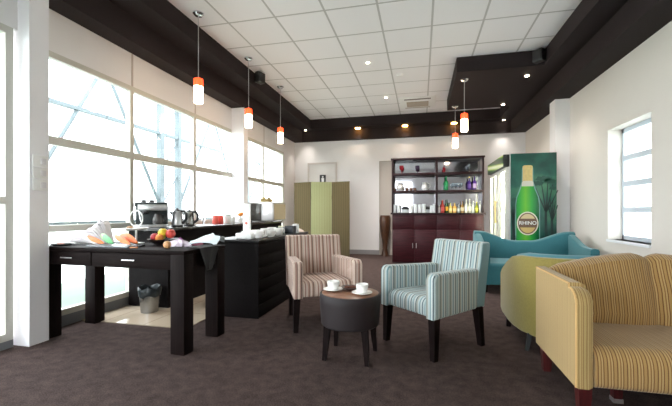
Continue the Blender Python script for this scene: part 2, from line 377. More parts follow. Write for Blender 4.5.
LENSW = plain('lit_white_lens', (255, 246, 235), .3, emit=(255, 232, 200), es=8)
def spot(loc, power, size=80, blend=1, col=(1, .93, .86)):
    l = bpy.data.lights.new('downlight_beam', 'SPOT'); l.energy = power; l.spot_size = R(size); l.spot_blend = blend; l.color = col; l.shadow_soft_size = .04
    o = bpy.data.objects.new('downlight_beam', l); COL.objects.link(o); o.location = loc
def downlight(loc, label, group, r=.05, lens=None, power=20, size=80, drop=.012):
    d = thing('downlight', label, 'downlight', loc, 0, group)
    obj('rim', MB().lathe([(r*.7, 0), (r*1.3, 0), (r*1.3, -.006), (r*1.02, -drop), (r*.7, -drop)], 20), M['chrome'], d)
    obj('lens', MB().lathe([(.004, -drop+.002), (r*.98, -drop+.002), (r*.9, -drop-r*.18), (r*.5, -drop-r*.3), (.004, -drop-r*.36)], 20), lens or LENSW, d)
    if power: spot((loc[0], loc[1], loc[2]-drop-.05), power, size)
g = 'warm downlights along the back bulkhead'
downlight((-1.51, 8.78, ZS), 'glowing warm downlight in back bulkhead above folding screen', g, .07, LENS, 2.5)
downlight((-.37, 8.78, ZS), 'glowing warm downlight in back bulkhead left above drinks cabinet', g, .07, LENS, 2.5)
downlight((.745, 8.78, ZS), 'glowing warm downlight in back bulkhead behind the hanging pendants', g, .07, LENS, 2.5)
g = 'small downlights in the dark bulkheads'
downlight((-2.83, 8.70, ZS), 'small downlight in far left corner of bulkhead', g, .03, None, 7)
downlight((1.80, 8.74, ZS), 'small downlight in far right corner of bulkhead', g, .03, None, 7)
downlight((1.53, 7.486, ZS), 'small downlight in dark bar ceiling above fridge doors', g, .032, None, 16, 110)
downlight((1.559, 5.985, ZS), 'small downlight at near end of dark bar ceiling', g, .032, None, 16, 110)
g = 'small downlights in the white tiles'
downlight((-.788, 5.492, ZC), 'small downlight in white tiles, nearer one by the middle', g, .026, LENSW, 60, 120)
downlight((-.679, 7.245, ZC), 'small downlight in white tiles left of ceiling air conditioner', g, .026, LENSW, 75, 120)
sd = thing('smoke_detector', 'round white smoke detector on the ceiling tiles', 'smoke detector', (-.339, 6.091, ZC))
obj('body', MB().lathe([(.01, 0), (.055, 0), (.055, -.02), (.035, -.04), (.005, -.042)], 20), M['whitep'], sd)
ac = thing('air_conditioner', 'white ceiling cassette air conditioner with beige grille', 'air conditioner', (-.07, 7.70, ZC))
obj('casing', MB().box(-.36, .36, -.36, .36, -.03, 0, .012), M['whitep'], ac)
obj('grille', MB().box(-.22, .22, -.1, .24, -.036, -.03), stripes('beige_grille', 'Y', .03, [(0, (200, 184, 166)), (.6, (168, 152, 136))]), ac)
obj('air_slot', MB().box(-.26, .26, -.30, -.26, -.038, -.029), plain('dark_slot', (90, 82, 78), .6), ac)
obj('air_slot', MB().box(-.26, .26, .29, .33, -.038, -.029), plain('pale_slot', (190, 180, 172), .6), ac)
def speaker(loc, rz, label):
    s = thing('loudspeaker', label, 'speaker', loc, rz, 'small black speakers at the ceiling edge')
    obj('cabinet', MB().box(-.075, .075, -.09, .02, -.2, -.03, .02), M['black'], s)
    obj('grille', MB().box(-.06, .06, -.098, -.088, -.185, -.045, .004), plain('speaker_mesh', (44, 44, 46), .7, bump=.5, nscale=200), s)
    obj('bracket', MB().box(-.025, .025, .02, .05, -.14, -.06).box(-.02, .02, -.02, .05, -.03, 0), M['black'], s)
speaker((-2.58, 5.45, ZC), R(70), 'small black speaker hung at edge of left bulkhead')
speaker((1.63, 5.58, ZC), R(-50), 'small black speaker in corner beside the dark bar ceiling')

sw = thing('light_switch', 'white column of stacked switches on front pillar', 'light switch', (-2.972, 2.29, 1.36))
for k in range(3):
    p = obj('switch_plate', MB().box(0, .012, -.07, .045, -.14+.095*k, -.05+.095*k, .004), M['whitep'], sw)
    obj('rocker', MB().box(.011, .017, -.012, .03, -.118+.095*k, -.072+.095*k, .002), plain('pale_rocker', (228, 226, 230), .4), p)

# ------------------------------------------------------------------ armchairs
def arc(cy, cz, r, a0, a1, n):
    return [(cy + r*math.cos(R(a0+(a1-a0)*i/n)), cz + r*math.sin(R(a0+(a1-a0)*i/n))) for i in range(n+1)]
def armchair(label, loc, rz, fx, fy, kw=1.0, bw=.268):
    c = thing('armchair', label, 'armchair', loc, rz, 'striped armchairs round the small table')
    # seat block with rounded front
    prof = [(.22, .30), (.22, .43)] + arc(-.24, .375, .055, 90, 180, 5) + arc(-.275, .32, .02, 180, 270, 2)
    obj('seat', MB().loft([[(x, y, z) for y, z in prof] for x in (-.225*kw, -.22*kw, .22*kw, .225*kw)]), fx, c)
    for s in (-1, 1):
        a = MB(); x0, x1 = sorted((s*.225*kw, s*(.225*kw+.09)))
        ya = []
        n = 6
        outline = [(.27, .295), (.30, .60)] + arc(-.265, .57, .045, 90, 180, 4) + [(-.31, .295)]
        cy = sum(p[0] for p in outline)/len(outline); cz = sum(p[1] for p in outline)/len(outline)
        ins = [(y + (.012 if y < cy else -.012), z + (.012 if z < cz else -.012)) for y, z in outline]
        sh = lambda y: s*.05*max(0, (y+.31)/.6)
        a.loft([[(x0-sh(y), y, z) for y, z in ins], [(x0+.012-sh(y), y, z) for y, z in outline], [(x1-.012-sh(y), y, z) for y, z in outline], [(x1-sh(y), y, z) for y, z in ins]])
        obj('arm', a, fy, c)
    # raked back
    b = MB(); rg = []
    pf = [(.31, .30), (.385, .78)] + arc(.362, .785, .024, 0, 90, 3) + arc(.30, .785, .024, 90, 180, 3) + [(.215, .46), (.21, .30)]
    cen = (.3, .55)
    pin = [(y + (.01 if y < .3 else -.01), z + (.01 if z < .5 else -.01)) for y, z in pf]
    obj('backrest', MB().loft([[(-bw, y, z) for y, z in pin], [(-bw+.01, y, z) for y, z in pf], [(bw-.01, y, z) for y, z in pf], [(bw, y, z) for y, z in pin]]), fx, c)
    for s in (-1, 1):
        obj('leg', MB().leg((s*.285*kw, -.275, 0), .02, (s*.275*kw, -.265, .31), .03), M['esp_leg'], c)
        obj('leg', MB().leg((s*.24, .275, 0), .02, (s*.235, .235, .31), .03), M['esp_leg'], c)
    return c
armchair('pink and cream striped armchair with dark wooden legs', (-.948, 3.38, 0), R(30), M['pink_x'], M['pink_y'], 1.03, .286)
armchair('blue and white striped armchair with dark wooden legs', (.098, 3.012, 0), R(-44), M['blue_x'], M['blue_y'], .89, .25)

# ------------------------------------------------------------------ round table with cups
t = thing('side_table', 'round charcoal leather drum table with brown top and four legs', 'side table', (-.505, 2.605, 0))
obj('drum', MB().lathe([(.01, .235), (.20, .235), (.212, .245), (.222, .40), (.224, .452), (.218, .462), (.208, .462), (.01, .455)], 40), M['leather'], t)
obj('tabletop', MB().lathe([(.004, .452), (.207, .452), (.207, .4635), (.2, .466), (.004, .466)], 40), M['walnut'], t)
for x, y in ((.135, -.14), (-.15, -.115), (-.135, .155), (.155, .125)):
    obj('leg', MB().leg((x*1.08, y*1.08, 0), .014, (x*.95, y*.95, .24), .024), M['esp_leg'], t)
def cup(loc, rz, label):
    c = thing('coffee_cup', label, 'cup', (loc[0], loc[1], loc[2]+.0125), rz, 'white cups on the drum table')
    obj('bowl', MB().lathe([(.004, .004), (.028, 0), (.035, .004), (.042, .03), (.044, .06), (.041, .06), (.038, .03), (.03, .012), (.004, .01)], 24), M['white'], c)
    obj('handle', MB().tube([(.041, 0, .05), (.058, 0, .052), (.065, 0, .038), (.056, 0, .022), (.036, 0, .018)], .0045), M['white'], c)
    return c
def saucer(loc, label):
    s = obj('saucer', MB().lathe([(.004, .004), (.035, 0), (.045, .003), (.074, .014), (.072, .017), (.045, .009), (.03, .0125), (.004, .0125)], 28), M['white'], loc=loc)
    return tag(s, label, 'saucer', 'white saucers on the drum table')
zt = .4665
for loc, n in (((-.635, 2.615, zt), 'nearest the pink armchair'), ((-.408, 2.55, zt), 'nearest the blue armchair')):
    saucer(loc, 'white china saucer on the drum table ' + n)
    cup(loc, R(60), 'white china coffee cup on the drum table ' + n)
b = thing('snack_bowl', 'low dark bowl of brown biscuits between the two cups', 'bowl', (-.515, 2.672, zt))
obj('dish', MB().lathe([(.004, 0), (.035, 0), (.062, .014), (.072, .024), (.064, .024), (.035, .012), (.004, .01)], 24), plain('dark_glazed_dish', (70, 48, 42), .3), b)
bi = MB()
for k in range(14):
    a = k*2.4; r = .04*math.sqrt(k/14); bi.ball((r*math.cos(a), r*math.sin(a), .02+.004*random.random()), (.012, .009, .008), 8, 5)
o = obj('biscuits', bi, plain('brown_biscuit', (110, 62, 44), .7), b); o['kind'] = 'stuff'
np_ = MB().prism([(-.05, 0), (.05, .005), (.045, .012), (-.045, .006)], 'xz', -.03, .03)
tag(obj('sachet', np_, plain('pale_paper', (222, 204, 190), .7), loc=(-.525, 2.765, zt), rotz=R(15)), 'pale paper sachet lying behind the snack bowl', 'sachet')

# ------------------------------------------------------------------ sofas
def slab_back(x0, x1, zt, z0, yf0, yf1, yb, r, n=24, yb1=None):
    rings = []
    yb1 = yb if yb1 is None else yb1
    for i in range(n+1):
        x = x0 + (x1-x0)*i/n; t = zt(x)
        pts = [(yb, z0), (yb1, t-r)] + [( (yb1+yf1)/2 + (yb1-yf1)/2*math.cos(R(a)), t-r + r*math.sin(R(a))) for a in (30, 60, 90, 120, 150)] + [(yf1, t-r), (yf0, (t+z0)*.55), (yf0, z0)]
        rings.append([(x, y, z) for y, z in pts])
    return MB().loft(rings)
# teal sofa (faces the camera), local x 0..1.33, y 0 front .. .85 back
s = thing('sofa', 'teal fabric sofa with curved back in front of the green fridge', 'sofa', (.77, 5.0, 0))
W = 1.34
def tb(x):
    u = abs(x - W/2)/(W/2); v = max(0, min(1, (u-.15)/.75)); return .635 + .135*(v*v*(3-2*v))
obj('backrest', slab_back(.005, W-.005, tb, .13, .68, .70, .85, .03), M['teal'], s)
pr = [(.72, .11), (.72, .38)] + arc(.07, .34, .045, 90, 180, 4) + [(.025, .11)]
obj('seat', MB().loft([[(x, y, z) for y, z in pr] for x in (.09, W-.09)]), M['teal'], s)
for sgn in (0, 1):
    rings = []
    for i in range(13):
        y = .0 + .84*i/12; v = max(0, min(1, (y-.22)/.6)); zt_ = .60 + .15*v*v*(3-2*v)
        x0 = .0 if sgn == 0 else W-.10
        rings.append([(x0+a, y, z) for a, z in ((0, .11), (0, zt_-.03), (.015, zt_-.006), (.05, zt_), (.085, zt_-.006), (.1, zt_-.03), (.1, .11))])
    obj('arm', MB().loft(rings), M['teal'], s)
for x in (.06, W-.06):
    for y in (.08, .78): obj('leg', MB().leg((x, y, 0), .018, (x, y, .13), .024), M['esp_leg'], s)
# green tub sofa, seen from its back
s = thing('sofa', 'green chenille tub sofa with teal lining seen from its back', 'sofa', (1.358, 3.35, 0))
path = [(-.56, .36), (-.58, .2), (-.585, .04), (-.58, -.11), (-.555, -.25), (-.50, -.36), (-.39, -.425), (-.26, -.445), (0, -.45), (.26, -.445), (.39, -.425), (.50, -.36), (.572, -.25), (.605, -.11), (.612, .04), (.60, .2), (.575, .36)]
hts = [.50, .56, .63, .69, .712, .716, .718, .718, .722, .718, .718, .716, .712, .69, .63, .56, .50]
def shell(off0, off1, z0, dz, rr):
    rings = []
    for i, (x, y) in enumerate(path):
        a = path[max(i-1, 0)]; b_ = path[min(i+1, len(path)-1)]
        tx, ty = b_[0]-a[0], b_[1]-a[1]; L = math.hypot(tx, ty); nx, ny = ty/L, -tx/L
        if nx*x + ny*(y) < 0: nx, ny = -nx, -ny
        h = hts[i] + dz; c_ = []
        for o_, z in ((off1-.02 if z0 < .3 else off1, z0), (off1, z0+.03), (off1, h-rr*1.2), (off1-(off1-off0)*.2, h-rr*.25), ((off0+off1)/2, h), (off0+(off1-off0)*.2, h-rr*.25), (off0, h-rr*1.2), (off0, z0)):
            c_.append((x+nx*o_, y+ny*o_, z))
        rings.append(c_)
    return MB().loft(rings)
obj('shell', shell(.0, .06, .12, 0, .02), M['green'], s)
obj('lining', shell(-.075, .022, .45, .02, .02), M['teal_edge'], s)
inner = [(x*.90, y*.86) for x, y in path]
obj('seat', MB().prism(inner, 'xy', .16, .40), M['teal_edge'], s)
obj('leg', MB().leg((-.575, -.34, 0), .012, (-.545, -.32, .15), .016), plain('dark_metal_leg', (70, 72, 74), .35, .7), s)
obj('leg', MB().leg((-.575, .26, 0), .018, (-.56, .25, .2), .024), M['esp_leg'], s)
obj('leg', MB().leg((.575, -.34, 0), .012, (.545, -.32, .15), .016), M['steel'], s)
obj('leg', MB().leg((.575, .26, 0), .018, (.56, .25, .2), .024), M['esp_leg'], s)
# gold striped sofa, faces the camera; local x 0..1.32, y 0 front
s = thing('sofa', 'gold striped sofa with humped back in the right foreground', 'sofa', (.755, 2.04, 0))
W = 1.32
def gb(x):
    u = (x - W/2)/(W/2); return .672 + .112*math.cos(min(1, abs(u)*1.08)*PI/2)**1.15
mid = W/2
def puff(x0, x1, zt):
    rings = []; n = 16
    for i in range(n+1):
        x = x0+(x1-x0)*i/n; e = min(i, n-i)/n*2; q = .055*(1-(1-min(1, e*1.7))**2)
        t_ = zt(x) - .03*max(0, 1-e*4)**1.5
        pts = [(.74, .17), (.76, t_-.05), (.755, t_-.015), (.73, t_), (.69-q*.3, t_-.004), (.655-q*.6, t_-.03), (.60-q, .55), (.575-q, .42), (.57, .17)]
        rings.append([(x, y, z) for y, z in pts])
    return MB().loft(rings)
obj('backrest', puff(.085, mid, gb), M['gold_x'], s)
obj('backrest', puff(mid, W-.085, gb), M['gold_x'], s)
pr = [(.60, .17), (.60, .355), (.35, .372)] + arc(.085, .285, .085, 90, 180, 6) + arc(.03, .2, .03, 180, 270, 3)
obj('seat', MB().loft([[(x, y, z) for y, z in pr] for x in (.088, .10, W-.10, W-.088)]), M['gold_x'], s)
for sgn in (0, 1):
    # arm: side outline in y-z, rounded front top, thin
    ol = [(.66, .165), (.66, .684), (.10, .680)] + arc(.085, .575, .085, 80, 180, 7) + [(.0, .165)]
    x0, x1 = (0, .088) if sgn == 0 else (W-.088, W)
    def inset(d): return [(min(max(y, d), .66-d), z-d if z > .4 else z+d*.5) for y, z in ol]
    a = MB().loft([[(x0, y, z) for y, z in inset(.012)], [(x0+.010, y, z) for y, z in ol], [(x1-.03, y, z) for y, z in ol], [(x1-.008, y, z) for y, z in inset(.012)], [(x1, y, z) for y, z in inset(.03)]])
    a_ = obj('arm', a, M['gold_y'], s)
    xe = x0+.004 if sgn == 0 else x1-.004
    obj('piping', MB().tube([(xe, y, z) for y, z in inset(.006)[1:]], .005, 6), plain('gold_piping', (206, 168, 112), .8), a_)
for x in (.055, W-.055):
    for y in (.06, .62): obj('leg', MB().leg((x, y, 0), .022, (x, y, .18), .032), M['redleg'], s)
lg = obj('leg', MB().leg((.30, .27, .02), .02, (.30, .27, .18), .026), M['redleg'], s); obj('glide', MB().leg((.30, .27, 0), .024, (.30, .27, .022), .024), M['steel'], lg)

# ------------------------------------------------------------------ serving table with drawers (left)
TB = thing('serving_table', 'long dark wooden table with two drawers and square legs', 'table', (-2.385, 2.605, 0), R(-2.5))
L, D = .72, .265
obj('tabletop', MB().box(-L, L, -D, D, .735, .765, .004), M['espresso'], TB)
obj('apron', MB().box(-L+.02, L-.02, D-.045, D-.015, .615, .735).box(-L+.015, -L+.045, -D+.1, D-.1, .615, .735).box(L-.045, L-.015, -D+.1, D-.1, .615, .735)
    .box(-L+.1, L-.1, -D+.03, -D+.05, .615, .735), M['espresso'], TB)
for x0, x1 in ((-L+.11, -.165), (-.155, L-.11)):
    d = obj('drawer', MB().box(x0, x1, -D+.012, -D+.03, .622, .730, .003), M['espresso'], TB)
    xm = (x0+x1)/2
    h = MB().cyl((xm-.06, -D-.012, .682), (xm+.06, -D-.012, .682), .006, seg=8)
    for q in (-.055, .055): h.cyl((xm+q, -D-.012, .682), (xm+q, -D+.013, .682), .004, seg=6)
    obj('handle', h, M['chrome'], d)
for x in (-1, 1):
    for y in (-1, 1):
        obj('leg', MB().box(x*L-(.12 if x > 0 else 0)-(.002*x), x*L+(0 if x > 0 else .12)-(.002*x), y*D-(.11 if y > 0 else -.004), y*D+(-.004 if y > 0 else .11), 0, .735, .003), M['esp_leg'], TB)
ZT = .766
# things on it
o = obj('serving_plate', MB().lathe([(.004, 0), (.06, 0), (.085, .012), (.08, .016), (.06, .006), (.004, .005)], 28, sx=1.15), plain('black_plate', (30, 28, 30), .25), loc=(-2.985, 2.475, ZT))
tag(o, 'black oval plate at the left end of the dark table', 'plate')
def crumple(nm, sx, sy, sz, k, mat, loc, rz=0, seed=1, nr=8):
    rnd = random.Random(seed); ph = [rnd.uniform(0, 6.28) for _ in range(6)]; n = 36; rings = []
    for i in range(nr+1):
        t = i/nr; r = math.cos(t*PI/2)**.7 if i < nr else .03
        rings.append([(sx*r*(1+k*math.sin(5*a+ph[0]+3*t)+k*.7*math.sin(9*a+ph[1]-4*t))*math.cos(a), sy*r*(1+k*math.sin(4*a+ph[2]+2*t)+k*.6*math.sin(11*a+ph[3]))*math.sin(a),
                       sz*t*(1+k*math.sin(3*a+ph[4]))) for a in [2*PI*j/n for j in range(n)]])
    return obj(nm, MB().loft(rings), mat, loc=loc, rotz=rz, ang=20)
PLA = plain('clear_crinkled_plastic', (250, 246, 249), .45, bump=.4, nscale=30)
pk = thing('plastic_pack', 'heap of crinkled white plastic packaging on dark table', 'packaging', (-2.93, 2.715, ZT))
for k in range(9):
    a = R(-38 + k*8)
    mb = MB(); rings = []
    for i in range(11):
        t = i/10; x = -.13+.015*k*(1-t)+.31*t*(1-.02*k); hz = .015+.026*k
        prof = math.sin(PI*min(1, .12+.95*t))**.8*(1-.35*t)
        rings.append([(x, -.10+.024*k + u*.05*(1-.5*t), .006 + hz*prof + .014*math.sin(7*u+1.7*k+4*t)*prof + (.008 if q else 0)) for q, us in ((1, (-1, -.5, 0, .5, 1)), (0, (1, .5, 0, -.5, -1))) for u in us])
    obj('fold', mb.loft(rings), PLA, pk)
tr = obj('serving_tray', MB().prism([(-.21, -.09), (.21, -.09), (.225, 0), (.21, .09), (-.21, .09), (-.225, 0)], 'xy', 0, .012), plain('grey_metal_tray', (110, 112, 116), .25, .8), loc=(-2.455, 2.495, ZT), rotz=R(-2))
tag(tr, 'flat grey tray holding orange and green wedges', 'tray')
def wedge(loc, rz, ln, w, h, mat, label, tilt=.05):
    mb = MB(); rings = []
    for i in range(13):
        t = i/12; k = math.sin(PI*(.06+.88*t))**.7; x = (t-.5)*ln; z0 = .02*(1-k) + tilt*(1-t)
        rings.append([(x, -w*k, z0+h*.12), (x, -w*k*.55, z0), (x, w*k*.55, z0), (x, w*k, z0+h*.15), (x, w*k*.5, z0+h*k*.85), (x, 0, z0+h*k), (x, -w*k*.55, z0+h*k*.7)])
    o = obj('melon_wedge', mb.loft(rings), mat, loc=loc, rotz=rz)
    return tag(o, label, 'fruit', 'fruit wedges on the grey tray')
OR = plain('orange_flesh', (240, 118, 44), .45, noise=.12, nscale=30); GR = plain('green_flesh', (40, 150, 72), .45, noise=.2, nscale=30)
GL = plain('pale_green_flesh', (156, 200, 130), .45, noise=.15, nscale=30)
zw = ZT+.0125
wedge((-2.620, 2.460, zw), R(-16), .24, .024, .035, OR, 'orange fruit wedge at the left end of the tray')
wedge((-2.520, 2.485, zw), R(-30), .26, .024, .045, GR, 'dark green fruit wedge across the middle of the tray')
wedge((-2.625, 2.565, zw), R(-28), .24, .022, .055, GL, 'pale green fruit wedge behind the dark green one')
wedge((-2.400, 2.500, zw), R(-24), .28, .024, .045, OR, 'large orange fruit wedge at the middle right of the tray')
wedge((-2.335, 2.450, zw), R(-22), .22, .02, .035, OR, 'small orange fruit wedge at the front right of the tray')
wedge((-2.385, 2.555, zw), R(-22), .28, .024, .065, OR, 'tall orange fruit wedge at the back of the tray')
cs = thing('cake_stand', 'white two tier wire cake stand with round handle', 'cake stand', (-2.49, 2.755, ZT))
obj('base', MB().lathe([(.004, 0), (.06, 0), (.07, .008), (.02, .016), (.012, .02), (.004, .02)], 24), M['white'], cs)
obj('stem', MB().cyl((0, 0, .015), (0, 0, .17), .008), M['whitep'], cs)
obj('plate', MB().lathe([(.004, .125), (.08, .125), (.105, .138), (.10, .142), (.08, .132), (.004, .131)], 28), M['white'], cs)
obj('handle', MB().tube([(.068*math.sin(a), .0, .225-.072*math.cos(a)) for a in [2*PI*i/20 for i in range(21)]], .0065), M['whitep'], cs)
for k, (x, y) in enumerate(((-.055, -.01), (-.03, -.045))):
    tag(obj('pastry', MB().ball((0, 0, .014), (.024, .02, .015)), plain('baked_pastry', (196, 160, 128), .7), loc=(-2.49+x, 2.755+y, ZT+.132)), ['small pale pastry at left edge of the white stand', 'small pale pastry at the front of the white stand'][k], 'pastry', 'pastries on the cake stand')
fb = thing('fruit_bowl', 'dark shallow bowl heaped with mixed fruit', 'bowl', (-2.19, 2.735, ZT))
obj('bowl', MB().lathe([(.004, 0), (.06, 0), (.11, .03), (.13, .05), (.124, .05), (.105, .036), (.055, .01), (.004, .008)], 28), plain('dark_bowl', (44, 38, 40), .3), fb)
def fruit(nm, loc, r, rgb, label, cat, leaf=False):
    f = thing(nm, label, cat, loc, 0, 'fruit in the dark bowl')
    obj('flesh', MB().lathe([(.004, r*.18), (r*.5, .0), (r*.92, r*.5), (r, r*.95), (r*.8, r*1.55), (r*.4, r*1.8), (.004, r*1.68)], 18), plain(nm+'_skin', rgb, .4, noise=.12, nscale=25), f)
    obj('stalk', MB().cyl((0, 0, r*1.65), (.003, 0, r*2.05), .0025, seg=6), plain('stalk', (84, 66, 40), .7), f)
    return f
fz = ZT+.018
fruit('apple', (-2.25, 2.70, fz+.015), .036, (176, 52, 58), 'dark red apple at the left side of the fruit bowl', 'apple')
fruit('lemon', (-2.185, 2.72, fz+.05), .04, (232, 206, 64), 'bright yellow lemon on top of the fruit bowl', 'lemon')
fruit('apple', (-2.12, 2.735, fz+.04), .041, (208, 72, 62), 'light red apple beside the yellow lemon', 'apple')
fruit('tangerine', (-2.17, 2.66, fz+.015), .033, (226, 140, 60), 'orange tangerine at the front of the fruit bowl', 'tangerine')
fruit('pear', (-2.25, 2.79, fz+.025), .033, (190, 190, 60), 'green yellow pear at the back of the fruit bowl', 'pear')
fruit('peach', (-1.945, 2.47, ZT), .030, (222, 168, 118), 'pale peach lying alone at front edge of the table', 'peach')['group'] = ''
del_ = [o for o in bpy.data.objects if o.get('group') == '']
for o in del_: del o['group']
fl = obj('flat_biscuit', MB().box(-.03, .03, -.012, .012, 0, .01, .004), plain('toffee', (200, 130, 86), .6), loc=(-2.19, 2.40, ZT), rotz=R(5)); tag(fl, 'flat tan biscuit at table front below the fruit bowl', 'biscuit')
fl = obj('flat_biscuit', MB().box(-.025, .025, -.012, .012, 0, .014, .005), plain('terracotta', (190, 96, 66), .6), loc=(-2.98, 2.46, ZT+.0065), rotz=R(12)); tag(fl, 'small red brown biscuit lying on the black plate', 'biscuit')
crp = crumple('sweet_packet', .12, .07, .05, .14, plain('pale_wrapper', (206, 192, 208), .3, bump=.8, nscale=30), (-1.98, 2.66, ZT), R(-8), 3); tag(crp, 'pale lilac cellophane packet between fruit bowl and napkin', 'packet')
crp = crumple('sweet_packet', .05, .03, .055, .14, plain('purple_wrapper', (150, 56, 140), .3, bump=.6, nscale=30), (-2.045, 2.765, ZT), R(-8), 5); tag(crp, 'small purple sweet packet behind the lilac one', 'packet')
crp = crumple('sweet_packet', .04, .028, .05, .12, plain('pink_wrapper', (196, 108, 130), .3, bump=.6, nscale=30), (-1.86, 2.745, ZT), R(20), 6); tag(crp, 'small pink sweet packet near the white napkin', 'packet')
rings = []
for i in range(11):
    t = i/10; x = -.13+.24*t; pk_ = (.02+.085*t**1.3)*(1 if t < .85 else .6)
    rings.append([(x+.02*math.sin(9*u), -.07+.14*u+.02*t, .004+pk_*math.sin(PI*min(1, .05+.9*u))**.7 + .010*math.sin(11*u+5*t)*(.3+t) + (.008 if q else 0)) for q, us in ((1, [k/8 for k in range(9)]), (0, [1-k/8 for k in range(9)])) for u in us])
tag(obj('napkin', MB().loft(rings), plain('white_napkin', (218, 228, 234), .8, bump=.3), loc=(-1.775, 2.745, ZT+.004), rotz=R(8), ang=50), 'white crumpled napkin at the right end of the dark table', 'napkin')
rings = []
xe = -1.664
for i in range(11):
    t = i/10
    if t < .4: p = (xe-.10+.26*t, ZT+.006)
    else: p = (xe+.012, ZT+.0-(t-.4)*.30)
    w = .13*(1-.75*max(0, t-.45)/.55)
    rings.append([(p[0]+.006*math.sin(12*u+3*t)+(.006 if q else 0), 2.585+(u-.5)*2*w, p[1]+(.006 if q else 0)) for q, us in ((1, [k/8 for k in range(9)]), (0, [1-k/8 for k in range(9)])) for u in us])
tag(obj('cloth', MB().loft(rings), plain('black_cloth', (26, 25, 28), .85), ), 'black cloth hanging over the right end of the table', 'cloth')

# waste bin with liner
bn = thing('waste_bin', 'steel waste bin with dark liner on the tiled floor', 'bin', (-2.775, 3.255, .006))
obj('body', MB().lathe([(.004, 0), (.085, 0), (.105, .24), (.10, .24), (.082, .01), (.004, .01)], 28), plain('silver_bin', (150, 150, 150), .25, .9), bn)
lr = []
for z, r in ((.17, .105), (.245, .116), (.262, .108), (.245, .096), (.19, .093)):
    lr.append([(r*(1+.05*math.sin(7*a+z*40))*math.cos(a), r*(1+.05*math.sin(6*a))*math.sin(a), z+.012*math.sin(5*a)) for a in [2*PI*i/36 for i in range(36)]])
obj('liner', MB().loft(lr), plain('dark_liner', (46, 54, 58), .3), bn)

# ------------------------------------------------------------------ back counter below the windows
KZ = .875
bc = thing('kitchen_counter', 'dark wooden kitchen counter running under the windows', 'counter', (-2.93, 5.05, 0))
obj('carcass', MB().box(-.03, .265, -1.65, 1.62, .01, KZ-.035).box(-.24, -.03, -1.65, .64, .01, KZ-.035).box(-.24, -.03, .82, 1.62, .01, KZ-.035), M['counter'], bc, smooth=False)
obj('worktop', MB().box(-.035, .285, -1.67, 1.64, KZ-.035, KZ, .004).box(-.26, -.033, -1.67, .64, KZ-.035, KZ, .004).box(-.26, -.033, .82, 1.64, KZ-.035, KZ, .004), M['ctop'], bc)
# sink tap
tp = thing('tap', 'thin curved chrome tap behind the kettles', 'tap', (-2.95, 4.47, KZ))
obj('spout', MB().tube([(0, 0, 0), (0, 0, .10), (.02, 0, .15), (.07, 0, .165), (.12, 0, .13)], .009), M['chrome'], tp)
obj('lever', MB().tube([(0, .03, .0), (0, .05, .06), (.02, .08, .14)], .007), M['chrome'], tp)
# coffee machine
cm = thing('coffee_machine', 'black and silver coffee machine with glass carafe', 'coffee machine', (-2.985, 3.535, KZ), R(35))
obj('body', MB().box(-.165, .165, .01, .11, .0, .285, .012).box(-.165, .165, -.10, .03, .235, .285, .01), plain('dark_green_black', (36, 44, 44), .35), cm)
obj('base', MB().box(-.165, .165, -.115, .02, 0, .035, .008), M['steel'], cm)
obj('control_panel', MB().box(-.13, .16, -.112, -.08, .19, .262, .008), M['steel'], cm)
for x in (-.08, .0): obj('knob', MB().cyl((x, -.02, .284), (x, -.02, .312), .026, seg=16), M['black'], cm)
cf = obj('carafe', MB().lathe([(.004, .036), (.05, .036), (.062, .075), (.05, .13), (.042, .155), (.004, .155)], 20, c=(.07, -.055, 0)), plain('smoky_glass', (70, 66, 64), .08), cm)
obj('handle', MB().tube([(.11, -.075, .14), (.15, -.09, .13), (.155, -.09, .08), (.12, -.08, .055)], .009), M['black'], cf)
obj('steam_wand', MB().cyl((-.12, -.08, .19), (-.10, -.09, .07), .007), M['chrome'], cm)
obj('filter_holder', MB().cyl((-.06, -.06, .15), (-.06, -.06, .195), .035).cyl((-.06, -.075, .165), (-.07, -.15, .155), .011), M['black'], cm)
def kettle(loc, rz, label, body, h):
    k = thing('kettle', label, 'kettle', loc, rz, 'electric kettles on the kitchen counter')
    obj('base', MB().lathe([(.004, 0), (.066, 0), (.068, .012), (.062, .02), (.004, .02)], 24), M['black'], k)
    obj('body', MB().lathe([(.004, .019), (.062, .019), (.064, .05), (.054, h), (.048, h+.01), (.004, h+.014)], 24), body, k)
    obj('lid', MB().lathe([(.004, h+.01), (.048, h+.012), (.03, h+.028), (.012, h+.034), (.012, h+.046), (.004, h+.048)], 20), M['black'], k)
    obj('spout', MB().prism([(-.055, h-.05), (-.09, h-.0), (-.085, h+.005), (-.045, h+.0)], 'xz', -.018, .018), body, k)
    obj('handle', MB().tube([(.04, 0, h+.008), (.085, 0, h+.012), (.112, 0, h-.03), (.108, 0, h-.09), (.062, 0, .04)], .017), M['black'], k)
kettle((-2.815, 3.75, KZ), R(10), 'silver kettle with black handle right beside coffee machine', M['steel'], .175)
kettle((-2.86, 4.04, KZ), R(10), 'shiny steel kettle with black loop handle nearest the tap', plain('grey_kettle', (150, 150, 146), .2, .8), .165)
def jar(loc, rgb, label, h=.12, r=.04, cat='jar', nm='storage_jar', lid=(230, 230, 228), group='jars on the kitchen counter'):
    j = thing(nm, label, cat, loc, 0, group)
    obj('body', MB().lathe([(.004, 0), (r*.95, 0), (r, .01), (r, h*.8), (r*.9, h*.85), (.004, h*.86)], 20), plain('jar_glaze', rgb, .3), j)
    obj('lid', MB().lathe([(.004, h*.84), (r*.94, h*.85), (r*.94, h*.95), (.01, h), (.004, h)], 20), plain('jar_lid', lid, .4), j)
jar((-2.99, 4.85, KZ), (226, 96, 84), 'left red canister on the kitchen counter', .13, .045, lid=(236, 128, 110))
jar((-2.99, 4.99, KZ), (222, 88, 78), 'right red canister beside the first', .13, .045, lid=(232, 118, 102))
jar((-2.97, 5.16, KZ), (232, 236, 234), 'white lidded jar right of the red canisters', .14, .055, lid=(150, 170, 160))
